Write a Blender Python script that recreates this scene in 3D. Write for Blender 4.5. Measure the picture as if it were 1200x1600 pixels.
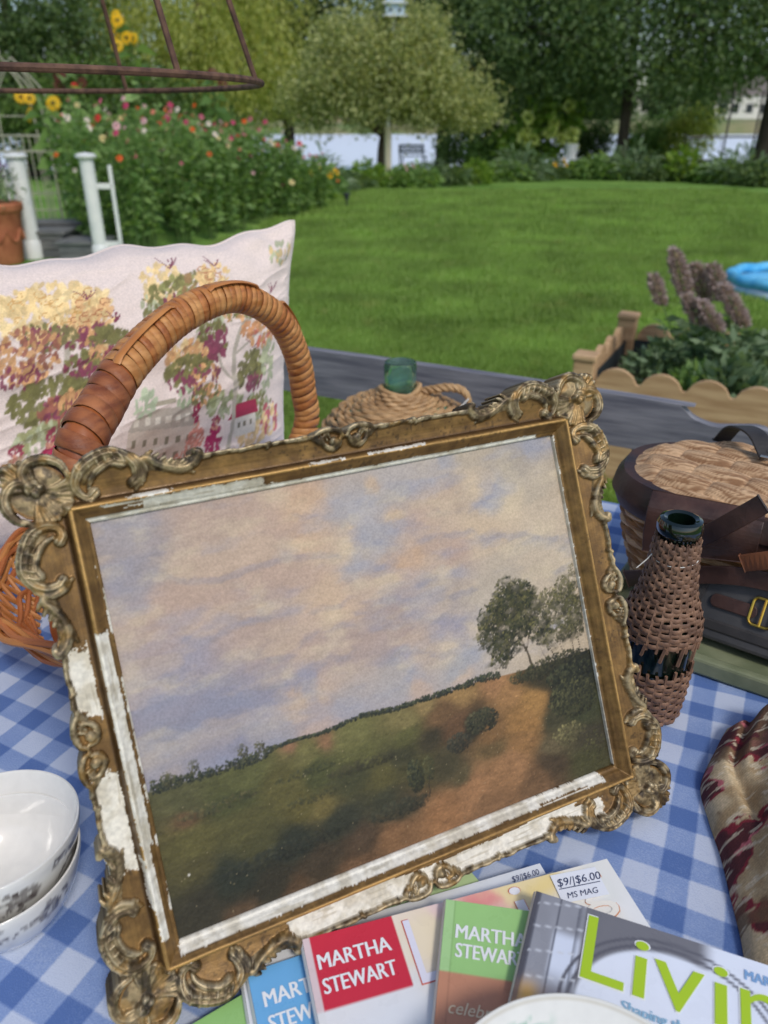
import bpy, bmesh, math, random
import numpy as np
from mathutils import Vector, Matrix
random.seed(7); np.random.seed(7)
R_ = math.radians
for o in list(bpy.data.objects): bpy.data.objects.remove(o)
scene = bpy.context.scene
COL = scene.collection

# ------------------------------------------------------------ camera
PITCH = 27.0
cam_d = bpy.data.cameras.new('camera'); cam = bpy.data.objects.new('camera', cam_d); COL.objects.link(cam)
cam.location = (0, 0, 1.25); cam.rotation_euler = (R_(90 - PITCH), 0, 0)
cam_d.sensor_fit = 'VERTICAL'; cam_d.sensor_height = 36; cam_d.lens = 27
cam_d.clip_start = .02; cam_d.clip_end = 2000
cam_d.dof.use_dof = True; cam_d.dof.focus_distance = .64; cam_d.dof.aperture_fstop = 7.0
scene.camera = cam
# ------------------------------------------------------------ light
SUN_EL, SUN_AZ = 50, 150          # azimuth measured clockwise from +Y (north)
world = bpy.data.worlds.new('World'); scene.world = world; world.use_nodes = True
nt = world.node_tree; nt.nodes.clear()
wo = nt.nodes.new('ShaderNodeOutputWorld'); bg = nt.nodes.new('ShaderNodeBackground'); sk = nt.nodes.new('ShaderNodeTexSky')
sk.sky_type = 'NISHITA'; sk.sun_disc = False; sk.sun_elevation = R_(SUN_EL); sk.sun_rotation = R_(SUN_AZ)
sk.air_density = 1.0; sk.dust_density = 1.5; sk.ozone_density = 1.0
bg.inputs['Strength'].default_value = .125
nt.links.new(sk.outputs[0], bg.inputs[0]); nt.links.new(bg.outputs[0], wo.inputs[0])
sl = bpy.data.lights.new('sun', 'SUN'); sl.energy = 1.5; sl.angle = R_(11); sl.color = (1, .95, .87)
sun = bpy.data.objects.new('sun', sl); COL.objects.link(sun)
_d = Vector((math.sin(R_(SUN_AZ)) * math.cos(R_(SUN_EL)), math.cos(R_(SUN_AZ)) * math.cos(R_(SUN_EL)), math.sin(R_(SUN_EL))))
sun.rotation_euler = _d.to_track_quat('Z', 'Y').to_euler(); sun.location = (3, -6, 9)
vs = scene.view_settings
vs.view_transform = 'Standard'; vs.look = 'None'; vs.gamma = 1; vs.use_curve_mapping = False; vs.exposure = 0.25

# ------------------------------------------------------------ measuring helpers
CAM = np.array([0, 0, 1.25]); FPX = 1200.
_p = R_(PITCH); AF = np.array([0, math.cos(_p), -math.sin(_p)]); AD = np.array([0, -math.sin(_p), -math.cos(_p)]); AR = np.array([1., 0, 0])
def ray(px, py): return AF + (px - 600) / FPX * AR + (py - 800) / FPX * AD
def at(px, py, z):                       # point at height z
    d = ray(px, py); return CAM + (z - 1.25) / d[2] * d
def atd(px, py, t): return CAM + t * ray(px, py)   # point at a distance
def lin(*c):
    c = np.asarray(c if len(c) > 1 else c[0], float) / 255.
    return np.where(c <= .04045, c / 12.92, ((c + .055) / 1.055) ** 2.4)
def L(r, g, b): return tuple(float(v) for v in lin(r, g, b))

# ------------------------------------------------------------ noise (numpy)
_T = np.random.RandomState(3).rand(256, 256)
def vn(x, y, seed=0):
    x = np.asarray(x, float) + seed * 17.13; y = np.asarray(y, float) + seed * 9.71
    xi = np.floor(x).astype(int); yi = np.floor(y).astype(int); fx = x - xi; fy = y - yi
    fx = fx * fx * (3 - 2 * fx); fy = fy * fy * (3 - 2 * fy)
    a = _T[xi & 255, yi & 255]; b = _T[(xi + 1) & 255, yi & 255]; c = _T[xi & 255, (yi + 1) & 255]; d = _T[(xi + 1) & 255, (yi + 1) & 255]
    return (a * (1 - fx) + b * fx) * (1 - fy) + (c * (1 - fx) + d * fx) * fy
def fbm(x, y, oct=4, seed=0):
    s = 0; a = .5; t = 0
    for i in range(oct):
        s = s + a * vn(np.asarray(x) * 2 ** i, np.asarray(y) * 2 ** i, seed + i * 3); t += a; a *= .5
    return s / t
def sstep(a, b, x): t = np.clip((x - a) / (b - a), 0, 1); return t * t * (3 - 2 * t)

# ------------------------------------------------------------ objects
def tag(o, label=None, cat=None, group=None, kind=None):
    if label: o['label'] = label
    if cat: o['category'] = cat
    if group: o['group'] = group
    if kind: o['kind'] = kind
    return o
def thing(name, label, cat, loc=(0, 0, 0), rz=0, group=None, rot=None):
    o = bpy.data.objects.new(name, None); COL.objects.link(o); o.empty_display_size = .05
    o.location = loc; o.rotation_euler = rot if rot else (0, 0, rz)
    return tag(o, label, cat, group)
def link(name, me, mat=None, parent=None, loc=None, rot=None):
    o = bpy.data.objects.new(name, me); COL.objects.link(o)
    if mat and not me.materials: me.materials.append(mat)
    if parent: o.parent = parent
    if loc is not None: o.location = loc
    if rot is not None: o.rotation_euler = rot
    return o
def npmesh(name, V, Q, cols=None, smooth=True, alpha=None):
    """V (n,3), Q (m,3|4) arrays"""
    V = np.asarray(V, np.float32); Q = np.asarray(Q, np.int32); k = Q.shape[1]
    me = bpy.data.meshes.new(name)
    me.vertices.add(len(V)); me.vertices.foreach_set('co', V.ravel())
    me.loops.add(Q.size); me.loops.foreach_set('vertex_index', Q.ravel())
    me.polygons.add(len(Q)); me.polygons.foreach_set('loop_start', np.arange(0, Q.size, k, dtype=np.int32))
    try: me.polygons.foreach_set('loop_total', np.full(len(Q), k, np.int32))
    except Exception: pass
    me.update(calc_edges=True)
    if smooth: me.polygons.foreach_set('use_smooth', np.ones(len(Q), bool))
    if cols is not None:
        a = me.color_attributes.new('Col', 'FLOAT_COLOR', 'POINT')
        c = np.ones((len(V), 4), np.float32); c[:, :3] = cols
        if alpha is not None: c[:, 3] = alpha
        a.data.foreach_set('color', c.ravel())
    return me
class MB:
    """collects simple shapes into one mesh"""
    def __init__(s): s.v = []; s.f = []
    def add(s, vs, fs, M=None):
        b = len(s.v)
        s.v += [tuple(M @ Vector(v)) if M else tuple(v) for v in vs]
        s.f += [tuple(i + b for i in f) for f in fs]; return s
    def box(s, c, d, M=None, bev=0, rz=0):
        x, y, z = [k / 2 for k in d]
        m = Matrix.Translation(c) @ Matrix.Rotation(rz, 4, 'Z')
        if M: m = M @ m
        if bev <= 0:
            vs = [(i * x, j * y, k * z) for i in (-1, 1) for j in (-1, 1) for k in (-1, 1)]
            fs = [(0, 1, 3, 2), (4, 6, 7, 5), (0, 4, 5, 1), (2, 3, 7, 6), (0, 2, 6, 4), (1, 5, 7, 3)]
            return s.add(vs, fs, m)
        bm = bmesh.new(); bmesh.ops.create_cube(bm, size=1)
        for v in bm.verts: v.co = Vector((v.co.x * d[0], v.co.y * d[1], v.co.z * d[2]))
        bmesh.ops.bevel(bm, geom=bm.edges[:], offset=bev, segments=2, affect='EDGES', profile=.5)
        bm.verts.index_update()
        s.add([v.co[:] for v in bm.verts], [[v.index for v in f.verts] for f in bm.faces], m); bm.free(); return s
    def lathe(s, prof, n=32, c=(0, 0, 0), M=None, close=False, sx=1, sy=1):
        vs = []; fs = []; m = len(prof)
        for i in range(n):
            a = 2 * math.pi * i / n
            for r, z in prof: vs.append((c[0] + r * math.cos(a) * sx, c[1] + r * math.sin(a) * sy, c[2] + z))
        for i in range(n):
            j = (i + 1) % n
            for k in range(m - 1): fs.append((i * m + k, j * m + k, j * m + k + 1, i * m + k + 1))
        return s.add(vs, fs, M)
    def tube(s, pts, r, n=8, M=None, caps=True, flat=1.0, closed=False, ref=None):
        P = [Vector(p) for p in pts]; m = len(P); rs = r if hasattr(r, '__len__') else [r] * m
        vs = []; fs = []; prev = None
        for i in range(m):
            a = P[(i - 1) % m] if (closed or i > 0) else P[i]; b = P[(i + 1) % m] if (closed or i < m - 1) else P[i]
            t = (b - a); t = t.normalized() if t.length > 1e-9 else Vector((0, 0, 1))
            if prev is None:
                u = Vector(ref) if ref else (Vector((0, 0, 1)) if abs(t.z) < .9 else Vector((1, 0, 0)))
            else: u = prev
            u = (u - t * u.dot(t)); u = u.normalized() if u.length > 1e-9 else t.orthogonal().normalized(); prev = u; w = t.cross(u)
            for k in range(n):
                q = 2 * math.pi * k / n; vs.append(P[i] + u * (math.cos(q) * rs[i]) + w * (math.sin(q) * rs[i] * flat))
        for i in range(m if closed else m - 1):
            j = (i + 1) % m
            for k in range(n): fs.append((i * n + k, i * n + (k + 1) % n, j * n + (k + 1) % n, j * n + k))
        if caps and not closed: fs.append(tuple(range(n))[::-1]); fs.append(tuple((m - 1) * n + k for k in range(n)))
        return s.add(vs, fs, M)
    def ball(s, c, r, n=10, sz=1, M=None):
        pr = [(max(1e-4, r * math.sin(math.pi * i / n)), -r * sz * math.cos(math.pi * i / n)) for i in range(n + 1)]
        return s.lathe(pr, n + 4, c, M)
    def prism(s, poly, z0, z1, M=None):
        n = len(poly); vs = [(x, y, z0) for x, y in poly] + [(x, y, z1) for x, y in poly]
        fs = [tuple(range(n))[::-1], tuple(range(n, 2 * n))] + [(i, (i + 1) % n, n + (i + 1) % n, n + i) for i in range(n)]
        return s.add(vs, fs, M)
    def mesh(s, name='mesh', smooth=False):
        me = bpy.data.meshes.new(name); me.from_pydata(s.v, [], s.f); me.update()
        if smooth: me.polygons.foreach_set('use_smooth', np.ones(len(me.polygons), bool))
        return me
    def build(s, name, mat, parent=None, smooth=False, loc=None, rot=None, bevel=0, sharp=40):
        me = s.mesh(name, smooth)
        if smooth and sharp:
            try: me.set_sharp_from_angle(angle=R_(sharp))
            except Exception: pass
        o = link(name, me, mat, parent, loc, rot)
        if bevel:
            b = o.modifiers.new('bevel', 'BEVEL'); b.width = bevel; b.segments = 2; b.limit_method = 'ANGLE'
        return o
def catmull(pts, n=8):
    P = [np.array(p, float) for p in pts]; P = [2 * P[0] - P[1]] + P + [2 * P[-1] - P[-2]]; out = []
    for i in range(1, len(P) - 2):
        a, b, c, d = P[i - 1:i + 3]
        for k in range(n):
            t = k / n; out.append(.5 * (2 * b + (c - a) * t + (2 * a - 5 * b + 4 * c - d) * t * t + (3 * b - a - 3 * c + d) * t ** 3))
    out.append(P[-2]); return np.array(out)
def copytree(o, parent=None):
    c = o.copy(); COL.objects.link(c)
    if parent: c.parent = parent
    for ch in list(o.children): copytree(ch, c)
    return c

# ------------------------------------------------------------ materials
def mat(name, c=(.5, .5, .5), c2=None, scale=20, rough=.6, bump=0, bscale=60, bdist=.002, metal=0, spec=.5, detail=5, attr=False, coat=0,
        trans=0, stretch=None, rvar=0, fac=(.35, .65), ior=1.45, sub=0, attr_mul=.0, sheen=0):
    m = bpy.data.materials.new(name); m.use_nodes = True; t = m.node_tree; N = t.nodes; K = t.links; N.clear()
    out = N.new('ShaderNodeOutputMaterial'); b = N.new('ShaderNodeBsdfPrincipled'); K.new(b.outputs[0], out.inputs[0])
    b.inputs['Roughness'].default_value = rough; b.inputs['Metallic'].default_value = metal
    b.inputs['Specular IOR Level'].default_value = spec; b.inputs['Coat Weight'].default_value = coat; b.inputs['IOR'].default_value = ior
    b.inputs['Transmission Weight'].default_value = trans
    if sheen: b.inputs['Sheen Weight'].default_value = sheen
    tc = N.new('ShaderNodeTexCoord'); mp = N.new('ShaderNodeMapping'); K.new(tc.outputs['Object'], mp.inputs[0])
    if stretch: mp.inputs['Scale'].default_value = stretch
    def noise(sc, dt=detail):
        n = N.new('ShaderNodeTexNoise'); n.inputs['Scale'].default_value = sc; n.inputs['Detail'].default_value = dt; K.new(mp.outputs[0], n.inputs['Vector']); return n
    n1 = noise(scale)
    if attr:
        a = N.new('ShaderNodeAttribute'); a.attribute_name = 'Col'; src = a.outputs['Color']
        if attr_mul:
            r = N.new('ShaderNodeMapRange'); r.inputs['From Min'].default_value = .3; r.inputs['From Max'].default_value = .7
            r.inputs['To Min'].default_value = 1 - attr_mul; r.inputs['To Max'].default_value = 1 + attr_mul; K.new(n1.outputs[0], r.inputs[0])
            mx = N.new('ShaderNodeVectorMath'); mx.operation = 'SCALE'; K.new(src, mx.inputs[0]); K.new(r.outputs[0], mx.inputs['Scale']); src = mx.outputs[0]
        K.new(src, b.inputs['Base Color'])
    elif c2 is not None:
        r = N.new('ShaderNodeValToRGB'); r.color_ramp.elements[0].position = fac[0]; r.color_ramp.elements[1].position = fac[1]
        r.color_ramp.elements[0].color = (*c, 1); r.color_ramp.elements[1].color = (*c2, 1)
        K.new(n1.outputs[0], r.inputs[0]); K.new(r.outputs[0], b.inputs['Base Color'])
    else: b.inputs['Base Color'].default_value = (*c, 1)
    if rvar:
        r = N.new('ShaderNodeMapRange'); r.inputs['To Min'].default_value = max(0, rough - rvar); r.inputs['To Max'].default_value = min(1, rough + rvar)
        r.inputs['From Min'].default_value = .3; r.inputs['From Max'].default_value = .7; K.new(n1.outputs[0], r.inputs[0]); K.new(r.outputs[0], b.inputs['Roughness'])
    if bump:
        n2 = noise(bscale); bp = N.new('ShaderNodeBump'); bp.inputs['Strength'].default_value = bump; bp.inputs['Distance'].default_value = bdist
        K.new(n2.outputs[0], bp.inputs['Height']); K.new(bp.outputs[0], b.inputs['Normal'])
    return m
def leafmat(name, c1, c2, trl=.35, rough=.5, attr=False):
    m = bpy.data.materials.new(name); m.use_nodes = True; t = m.node_tree; N = t.nodes; K = t.links; N.clear()
    out = N.new('ShaderNodeOutputMaterial'); b = N.new('ShaderNodeBsdfPrincipled'); tr = N.new('ShaderNodeBsdfTranslucent'); mx = N.new('ShaderNodeMixShader')
    g = N.new('ShaderNodeNewGeometry'); r = N.new('ShaderNodeValToRGB')
    r.color_ramp.elements[0].color = (*c1, 1); r.color_ramp.elements[1].color = (*c2, 1)
    K.new(g.outputs['Random Per Island'], r.inputs[0]); K.new(r.outputs[0], b.inputs['Base Color'])
    sc = N.new('ShaderNodeVectorMath'); sc.operation = 'MULTIPLY'; sc.inputs[1].default_value = (1.25, 1.2, .6)
    K.new(r.outputs[0], sc.inputs[0]); K.new(sc.outputs[0], tr.inputs[0])
    b.inputs['Roughness'].default_value = rough; b.inputs['Specular IOR Level'].default_value = .3
    mx.inputs[0].default_value = trl; K.new(b.outputs[0], mx.inputs[1]); K.new(tr.outputs[0], mx.inputs[2]); K.new(mx.outputs[0], out.inputs[0])
    return m
# ============================================================ setting: lawn, water, table
AZ = R_(-25.5)                                    # direction of table, bench and planter
TA = np.array([math.cos(AZ), math.sin(AZ), 0]); TB = np.array([-math.sin(AZ), math.cos(AZ), 0])
TZ = .748                                         # top of the cloth
def tab(a, b, z=0): return TA * a + TB * b + np.array([0, 0, z])

# --- lawn: one sheet to the water, falling a little towards the shore
def ground_z(x, y): return -.012 * np.clip(y - 15, 0, 30) ** 1.0 * 0.6 + .02 * (fbm(np.asarray(x) * .4, np.asarray(y) * .4, 2, 5) - .5)
xs = np.concatenate([[-300, -80, -40], np.arange(-20, 20.1, .5), [40, 80, 300]]); ys = np.concatenate([[-60, -20, -8], np.arange(-4, 26.01, .5)])
X, Y = np.meshgrid(xs, ys); Z = ground_z(X, Y)
def gridq(ny, nx):
    i = np.arange((ny - 1) * (nx - 1)); r = i // (nx - 1); c = i % (nx - 1); a = r * nx + c
    return np.stack([a, a + 1, a + nx + 1, a + nx], 1)
m = bpy.data.materials.new('lawn'); m.use_nodes = True; N = m.node_tree.nodes; K = m.node_tree.links; b = N['Principled BSDF']
b.inputs['Roughness'].default_value = .85; b.inputs['Specular IOR Level'].default_value = .15
tc = N.new('ShaderNodeTexCoord')
def _ns(sc, dt, st=None):
    n = N.new('ShaderNodeTexNoise'); n.inputs['Scale'].default_value = sc; n.inputs['Detail'].default_value = dt
    if st:
        mp = N.new('ShaderNodeMapping'); mp.inputs['Scale'].default_value = st; mp.inputs['Rotation'].default_value = (0, 0, R_(12)); K.new(tc.outputs['Object'], mp.inputs[0]); K.new(mp.outputs[0], n.inputs['Vector'])
    else: K.new(tc.outputs['Object'], n.inputs['Vector'])
    return n
big = _ns(1.2, 4, (.35, 1, 1)); fine = _ns(26, 6)
r1 = N.new('ShaderNodeValToRGB'); r1.color_ramp.elements[0].position = .3; r1.color_ramp.elements[1].position = .72
r1.color_ramp.elements[0].color = (*L(84, 122, 48), 1); r1.color_ramp.elements[1].color = (*L(132, 166, 84), 1); K.new(big.outputs[0], r1.inputs[0])
r2 = N.new('ShaderNodeMapRange'); r2.inputs['From Min'].default_value = .3; r2.inputs['From Max'].default_value = .7; r2.inputs['To Min'].default_value = .6; r2.inputs['To Max'].default_value = 1.3; K.new(fine.outputs[0], r2.inputs[0])
sc = N.new('ShaderNodeVectorMath'); sc.operation = 'SCALE'; K.new(r1.outputs[0], sc.inputs[0]); K.new(r2.outputs[0], sc.inputs['Scale']); K.new(sc.outputs[0], b.inputs['Base Color'])
bp = N.new('ShaderNodeBump'); bp.inputs['Strength'].default_value = .6; bp.inputs['Distance'].default_value = .03; K.new(fine.outputs[0], bp.inputs['Height']); K.new(bp.outputs[0], b.inputs['Normal'])
M_LAWN = m
tag(link('lawn', npmesh('lawn', np.stack([X, Y, Z], -1).reshape(-1, 3), gridq(len(ys), len(xs))), M_LAWN), kind='structure')

# --- lake and far shore
M_WATER = mat('water', L(232, 238, 246), rough=.35, bump=.35, bscale=1.1, bdist=.05, stretch=(.35, 1.6, 1), spec=.3)  # near-white base colour stands in for the bright sky mirrored on the lake
X, Y = np.meshgrid(np.linspace(-500, 500, 40), np.concatenate([np.linspace(24, 120, 40)]))
tag(link('lake_water', npmesh('lake_water', np.stack([X, Y, X * 0 - .32], -1).reshape(-1, 3), gridq(40, 40)), M_WATER), kind='structure')
xs = np.linspace(-500, 500, 120); ys = np.array([108, 110, 112, 118, 130, 170, 300, 900.])
X, Y = np.meshgrid(xs, ys); hz = np.array([-.8, -.3, .2, .5, .8, 1.2, 3, 6]); Z = hz[:, None] + 0 * X + (Y > 111) * fbm(X * .02, Y * .02, 3, 9) * .8
tag(link('far_shore', npmesh('far_shore', np.stack([X, Y + 2.5 * fbm(X * .03, Y * 0, 2, 4), Z], -1).reshape(-1, 3), gridq(len(ys), len(xs))), mat('shore_grass', L(96, 120, 62), L(150, 140, 104), .15, .9)), kind='structure')

# --- table under the gingham cloth
AC, BC, TW, TD = -.225, .535, 1.75, 1.05
M_OLDWOOD = mat('old_wood', L(108, 96, 84), L(140, 126, 110), 9, .7, .3, 50, stretch=(1, 8, 8))
tb = thing('garden_table', 'wooden table hidden beneath the blue gingham cloth', 'table', tuple(tab(AC, BC, 0)), AZ)
MB().box((0, 0, TZ - .02), (TW - .02, TD - .02, .03)).build('tabletop', M_OLDWOOD, tb)
for sx in (-1, 1):
    for sy in (-1, 1):
        MB().tube([(sx * (TW / 2 - .09), sy * (TD / 2 - .09), 0), (sx * (TW / 2 - .09), sy * (TD / 2 - .09), TZ - .036)], .028, 10).build('leg', M_OLDWOOD, tb)
# cloth sheet: flat top, skirt hanging at the four sides
def cloth():
    nx, ny = 190, 120; ex, ey = .17, .15
    u = np.linspace(-TW / 2 - ex, TW / 2 + ex, nx); v = np.linspace(-TD / 2 - ey, TD / 2 + ey, ny); U, V = np.meshgrid(u, v)
    def fold(t, h):
        o = np.abs(t) - h; s = np.sign(t); return np.where(o > 0, s * (h + .006 + .03 * sstep(0, .1, o)), t), np.clip(o, 0, None)
    x, dx = fold(U, TW / 2); y, dy = fold(V, TD / 2); d = np.maximum(dx, dy)
    z = -d + 0 * U
    w = sstep(0, .1, d)
    x = x + w * .012 * np.sin(V * 26) * (dx >= dy) * np.sign(U); y = y + w * .012 * np.sin(U * 24 + 1) * (dy > dx) * np.sign(V)
    top = 1 - sstep(0, .02, d)
    z = z + top * (.0016 * (fbm(U * 7, V * 7, 3, 2) - .5) * 2 + .0012 * np.clip(1 - np.abs(fbm(U * 3.5, V * 3.5, 3, 22) - .5) * 14, 0, 1))
    return npmesh('tablecloth', np.stack([x, y, z + TZ], -1).reshape(-1, 3), gridq(ny, nx))
m = bpy.data.materials.new('gingham'); m.use_nodes = True; N = m.node_tree.nodes; K = m.node_tree.links; b = N['Principled BSDF']
b.inputs['Roughness'].default_value = .55; b.inputs['Specular IOR Level'].default_value = .35
def nd(t, **kw):
    n = N.new(t)
    for k, v in kw.items(): setattr(n, k, v)
    return n
def mth(op, a, b_=None, c_=None):
    n = nd('ShaderNodeMath', operation=op)
    for i, v in enumerate((a, b_, c_)):
        if v is None: continue
        if isinstance(v, (int, float)): n.inputs[i].default_value = v
        else: K.new(v, n.inputs[i])
    return n.outputs[0]
tc = nd('ShaderNodeTexCoord'); wn = nd('ShaderNodeTexNoise'); wn.inputs['Scale'].default_value = 9; K.new(tc.outputs['Object'], wn.inputs['Vector'])
vw = nd('ShaderNodeVectorMath', operation='SCALE'); vw.inputs['Scale'].default_value = .007; K.new(wn.outputs['Color'], vw.inputs[0])
va = nd('ShaderNodeVectorMath', operation='ADD'); K.new(tc.outputs['Object'], va.inputs[0]); K.new(vw.outputs[0], va.inputs[1])
sx = nd('ShaderNodeSeparateXYZ'); K.new(va.outputs[0], sx.inputs[0])
CK = .0236
# phase from one corner of a dark square on the cloth
_q = at(1000 + 180 / 3.335, 1080 + 620 / 3.335, TZ); _r = at(1000 + 160 / 3.335, 1080 + 805 / 3.335, TZ)
PHX = float(np.dot(_q, TA)) - AC; PHY = float(np.dot(_r, TB)) - BC - CK
def band(o, ph):
    t = mth('MODULO', mth('ADD', mth('DIVIDE', mth('SUBTRACT', o, ph), 2 * CK), 400.0), 1.0)
    return mth('MULTIPLY', mth('SMOOTH_MIN', mth('MULTIPLY_ADD', t, 24, 0), 1.0, .2), mth('SMOOTH_MIN', mth('MAXIMUM', mth('MULTIPLY', mth('SUBTRACT', .5, t), 24), 0), 1, .2))
bx = band(sx.outputs[0], PHX); by = band(sx.outputs[1], PHY)
tot = mth('MULTIPLY', mth('ADD', bx, by), .5)
# thread speckle
wv = nd('ShaderNodeTexNoise'); wv.inputs['Scale'].default_value = 900; wv.inputs['Detail'].default_value = 2; K.new(tc.outputs['Object'], wv.inputs['Vector'])
blo = nd('ShaderNodeTexNoise'); blo.inputs['Scale'].default_value = 45; blo.inputs['Detail'].default_value = 4; K.new(tc.outputs['Object'], blo.inputs['Vector'])
tot2 = mth('ADD', tot, mth('ADD', mth('MULTIPLY', mth('SUBTRACT', wv.outputs[0], .5), .5), mth('MULTIPLY', mth('SUBTRACT', blo.outputs[0], .5), .3)))
rp = nd('ShaderNodeValToRGB'); e = rp.color_ramp.elements; e[0].position = 0; e[0].color = (*L(190, 200, 221), 1); e[1].position = 1; e[1].color = (*L(84, 112, 168), 1)
k = e.new(.5); k.color = (*L(132, 154, 198), 1)
K.new(tot2, rp.inputs[0]); K.new(rp.outputs[0], b.inputs['Base Color'])
bp = nd('ShaderNodeBump'); bp.inputs['Strength'].default_value = .5; bp.inputs['Distance'].default_value = .0006; K.new(wv.outputs[0], bp.inputs['Height']); K.new(bp.outputs[0], b.inputs['Normal'])
tc_o = link('tablecloth', cloth(), m, None, tuple(tab(AC, BC, 0)), (0, 0, AZ))
tag(tc_o, 'blue and white gingham cloth spread over the whole table', 'tablecloth')
# ============================================================ the framed landscape (hero)
FO = np.array([0, .432, .914]); FX = np.array([.904, .427, 0]); FX /= np.linalg.norm(FX)
FU = np.array([-.427 * .45, .904 * .45, .893]); FU /= np.linalg.norm(FU); FN = np.cross(FX, FU)
BASEY = .1775                                               # sight centre above the bottom of the frame, along the frame
fr = thing('framed_painting', 'gilt carved rococo frame with chipped white gesso around a landscape painting, propped on the cloth', 'painting')
_o = FO - FU * BASEY
fr.matrix_world = Matrix(((FX[0], FU[0], FN[0], _o[0]), (FX[1], FU[1], FN[1], _o[1]), (FX[2], FU[2], FN[2], _o[2]), (0, 0, 0, 1)))
SX, SY = 169.5, 132.0; G = .62                              # half sight size and grid step, mm
gx = np.arange(-223, 223.01, G); gy = np.arange(-181, 181.01, G); GX, GY = np.meshgrid(gx, gy); NYG, NXG = GX.shape
AX_, AY_ = np.abs(GX), np.abs(GY)
r = np.maximum(AX_ - SX, AY_ - SY)                          # distance outwards from the sight edge (mitred)
horiz = (AY_ - SY) >= (AX_ - SX)
side = np.where(horiz, np.where(GY > 0, 0, 2), np.where(GX > 0, 1, 3))   # 0 top 1 right 2 bottom 3 left
prof_r = [-1, 0, .4, 2.6, 3.2, 4.0, 7.6, 8.6, 9.6, 10.8, 11.8, 12.8, 13.6, 14.6, 19, 26, 31, 60]
prof_z = [2, 2.2, 4.2, 5.2, 7.0, 7.8, 11.6, 13.2, 13.6, 12.9, 10.2, 6.6, 5.2, 4.9, 5.6, 7.6, 9.0, 9.5]
H = np.interp(r, prof_r, prof_z)
CX, CY = 195., 156.                                         # corner centres
ES = [0, 14, 18, 24, 32, 43, 53, 58, 64, 70, 76, 85, 92, 97, 104, 118, 130]
ET = [4, 5, 6, 8, 11.5, 14.5, 11.5, 6, 5.5, 3.5, 1, -1.5, 1, 5.5, 6, 5.2, 5.2]
def edge(s, Lh):
    t = np.interp(s, ES, ET); q = Lh - s
    return np.where(q < 34, np.interp(q, [0, 3, 7, 14, 22, 27, 34], [2.2, 3.2, 6.5, 8.0, 6.5, 5.4, 5.2]), t)
sh = np.clip(CX - AX_, 0, None); sv = np.clip(CY - AY_, 0, None)
inside = (r >= 0) & (AY_ <= CY + edge(sh, CX)) & (AX_ <= CX + edge(sv, CY))
OWN = np.where(r < 13.6, 0, 1) * 4 + side                  # 0-3 rails, 4-7 panels
names = ['rail'] * 4 + ['panel'] * 4
BASEH = H.copy(); REL = np.zeros_like(H); ORN = np.zeros_like(H)
def stroke(pts, rad, own, lift=1.0, n=6, groove=False, zs=1.0, flute=.0):
    P = catmull(pts, n); rr = catmull([(q, 0) for q in rad], n)[:, 0] if len(rad) == len(pts) else np.interp(np.linspace(0, 1, len(P)), np.linspace(0, 1, len(rad)), rad)
    rr = np.clip(rr, .25, None); rm = rr.max() + G
    x0, x1 = P[:, 0].min() - rm, P[:, 0].max() + rm; y0, y1 = P[:, 1].min() - rm, P[:, 1].max() + rm
    i0, i1 = np.searchsorted(gx, x0), np.searchsorted(gx, x1); j0, j1 = np.searchsorted(gy, y0), np.searchsorted(gy, y1)
    if i1 <= i0 or j1 <= j0: return
    gX, gY = GX[j0:j1, i0:i1], GY[j0:j1, i0:i1]; best = np.full(gX.shape, -99.)
    for k in range(len(P) - 1):
        a, b = P[k], P[k + 1]; ab = b - a; t = np.clip(((gX - a[0]) * ab[0] + (gY - a[1]) * ab[1]) / max(1e-9, ab @ ab), 0, 1)
        d2 = (gX - a[0] - t * ab[0]) ** 2 + (gY - a[1] - t * ab[1]) ** 2; q = rr[k] + (rr[k + 1] - rr[k]) * t
        h = lift + zs * np.sqrt(np.clip(q * q - d2, 0, None))
        if flute:
            sd = (ab[0] * (gY - a[1]) - ab[1] * (gX - a[0])) / max(1e-6, math.hypot(*ab)); h = h - flute * q * (np.exp(-((sd / q - .18) / .17) ** 2) + .55 * np.exp(-((sd / q + .52) / .13) ** 2))
        h = np.where(d2 < q * q, h, -99); best = np.maximum(best, h)
    new = best + BASEH[j0:j1, i0:i1]; ok = best > -50
    hit = ok & (new > H[j0:j1, i0:i1])
    H[j0:j1, i0:i1] = np.where(hit, new, H[j0:j1, i0:i1]); OWN[j0:j1, i0:i1] = np.where(hit, own, OWN[j0:j1, i0:i1])
    ORN[j0:j1, i0:i1] = np.where(hit, best, ORN[j0:j1, i0:i1])
    inside[j0:j1, i0:i1] |= ok & (r[j0:j1, i0:i1] > 9.5)
def newown(nm): names.append(nm); return len(names) - 1
rnd = random.Random(11)
def jit(p, a=.35): return [(x + rnd.uniform(-a, a), y + rnd.uniform(-a, a)) for x, y in p]
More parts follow.
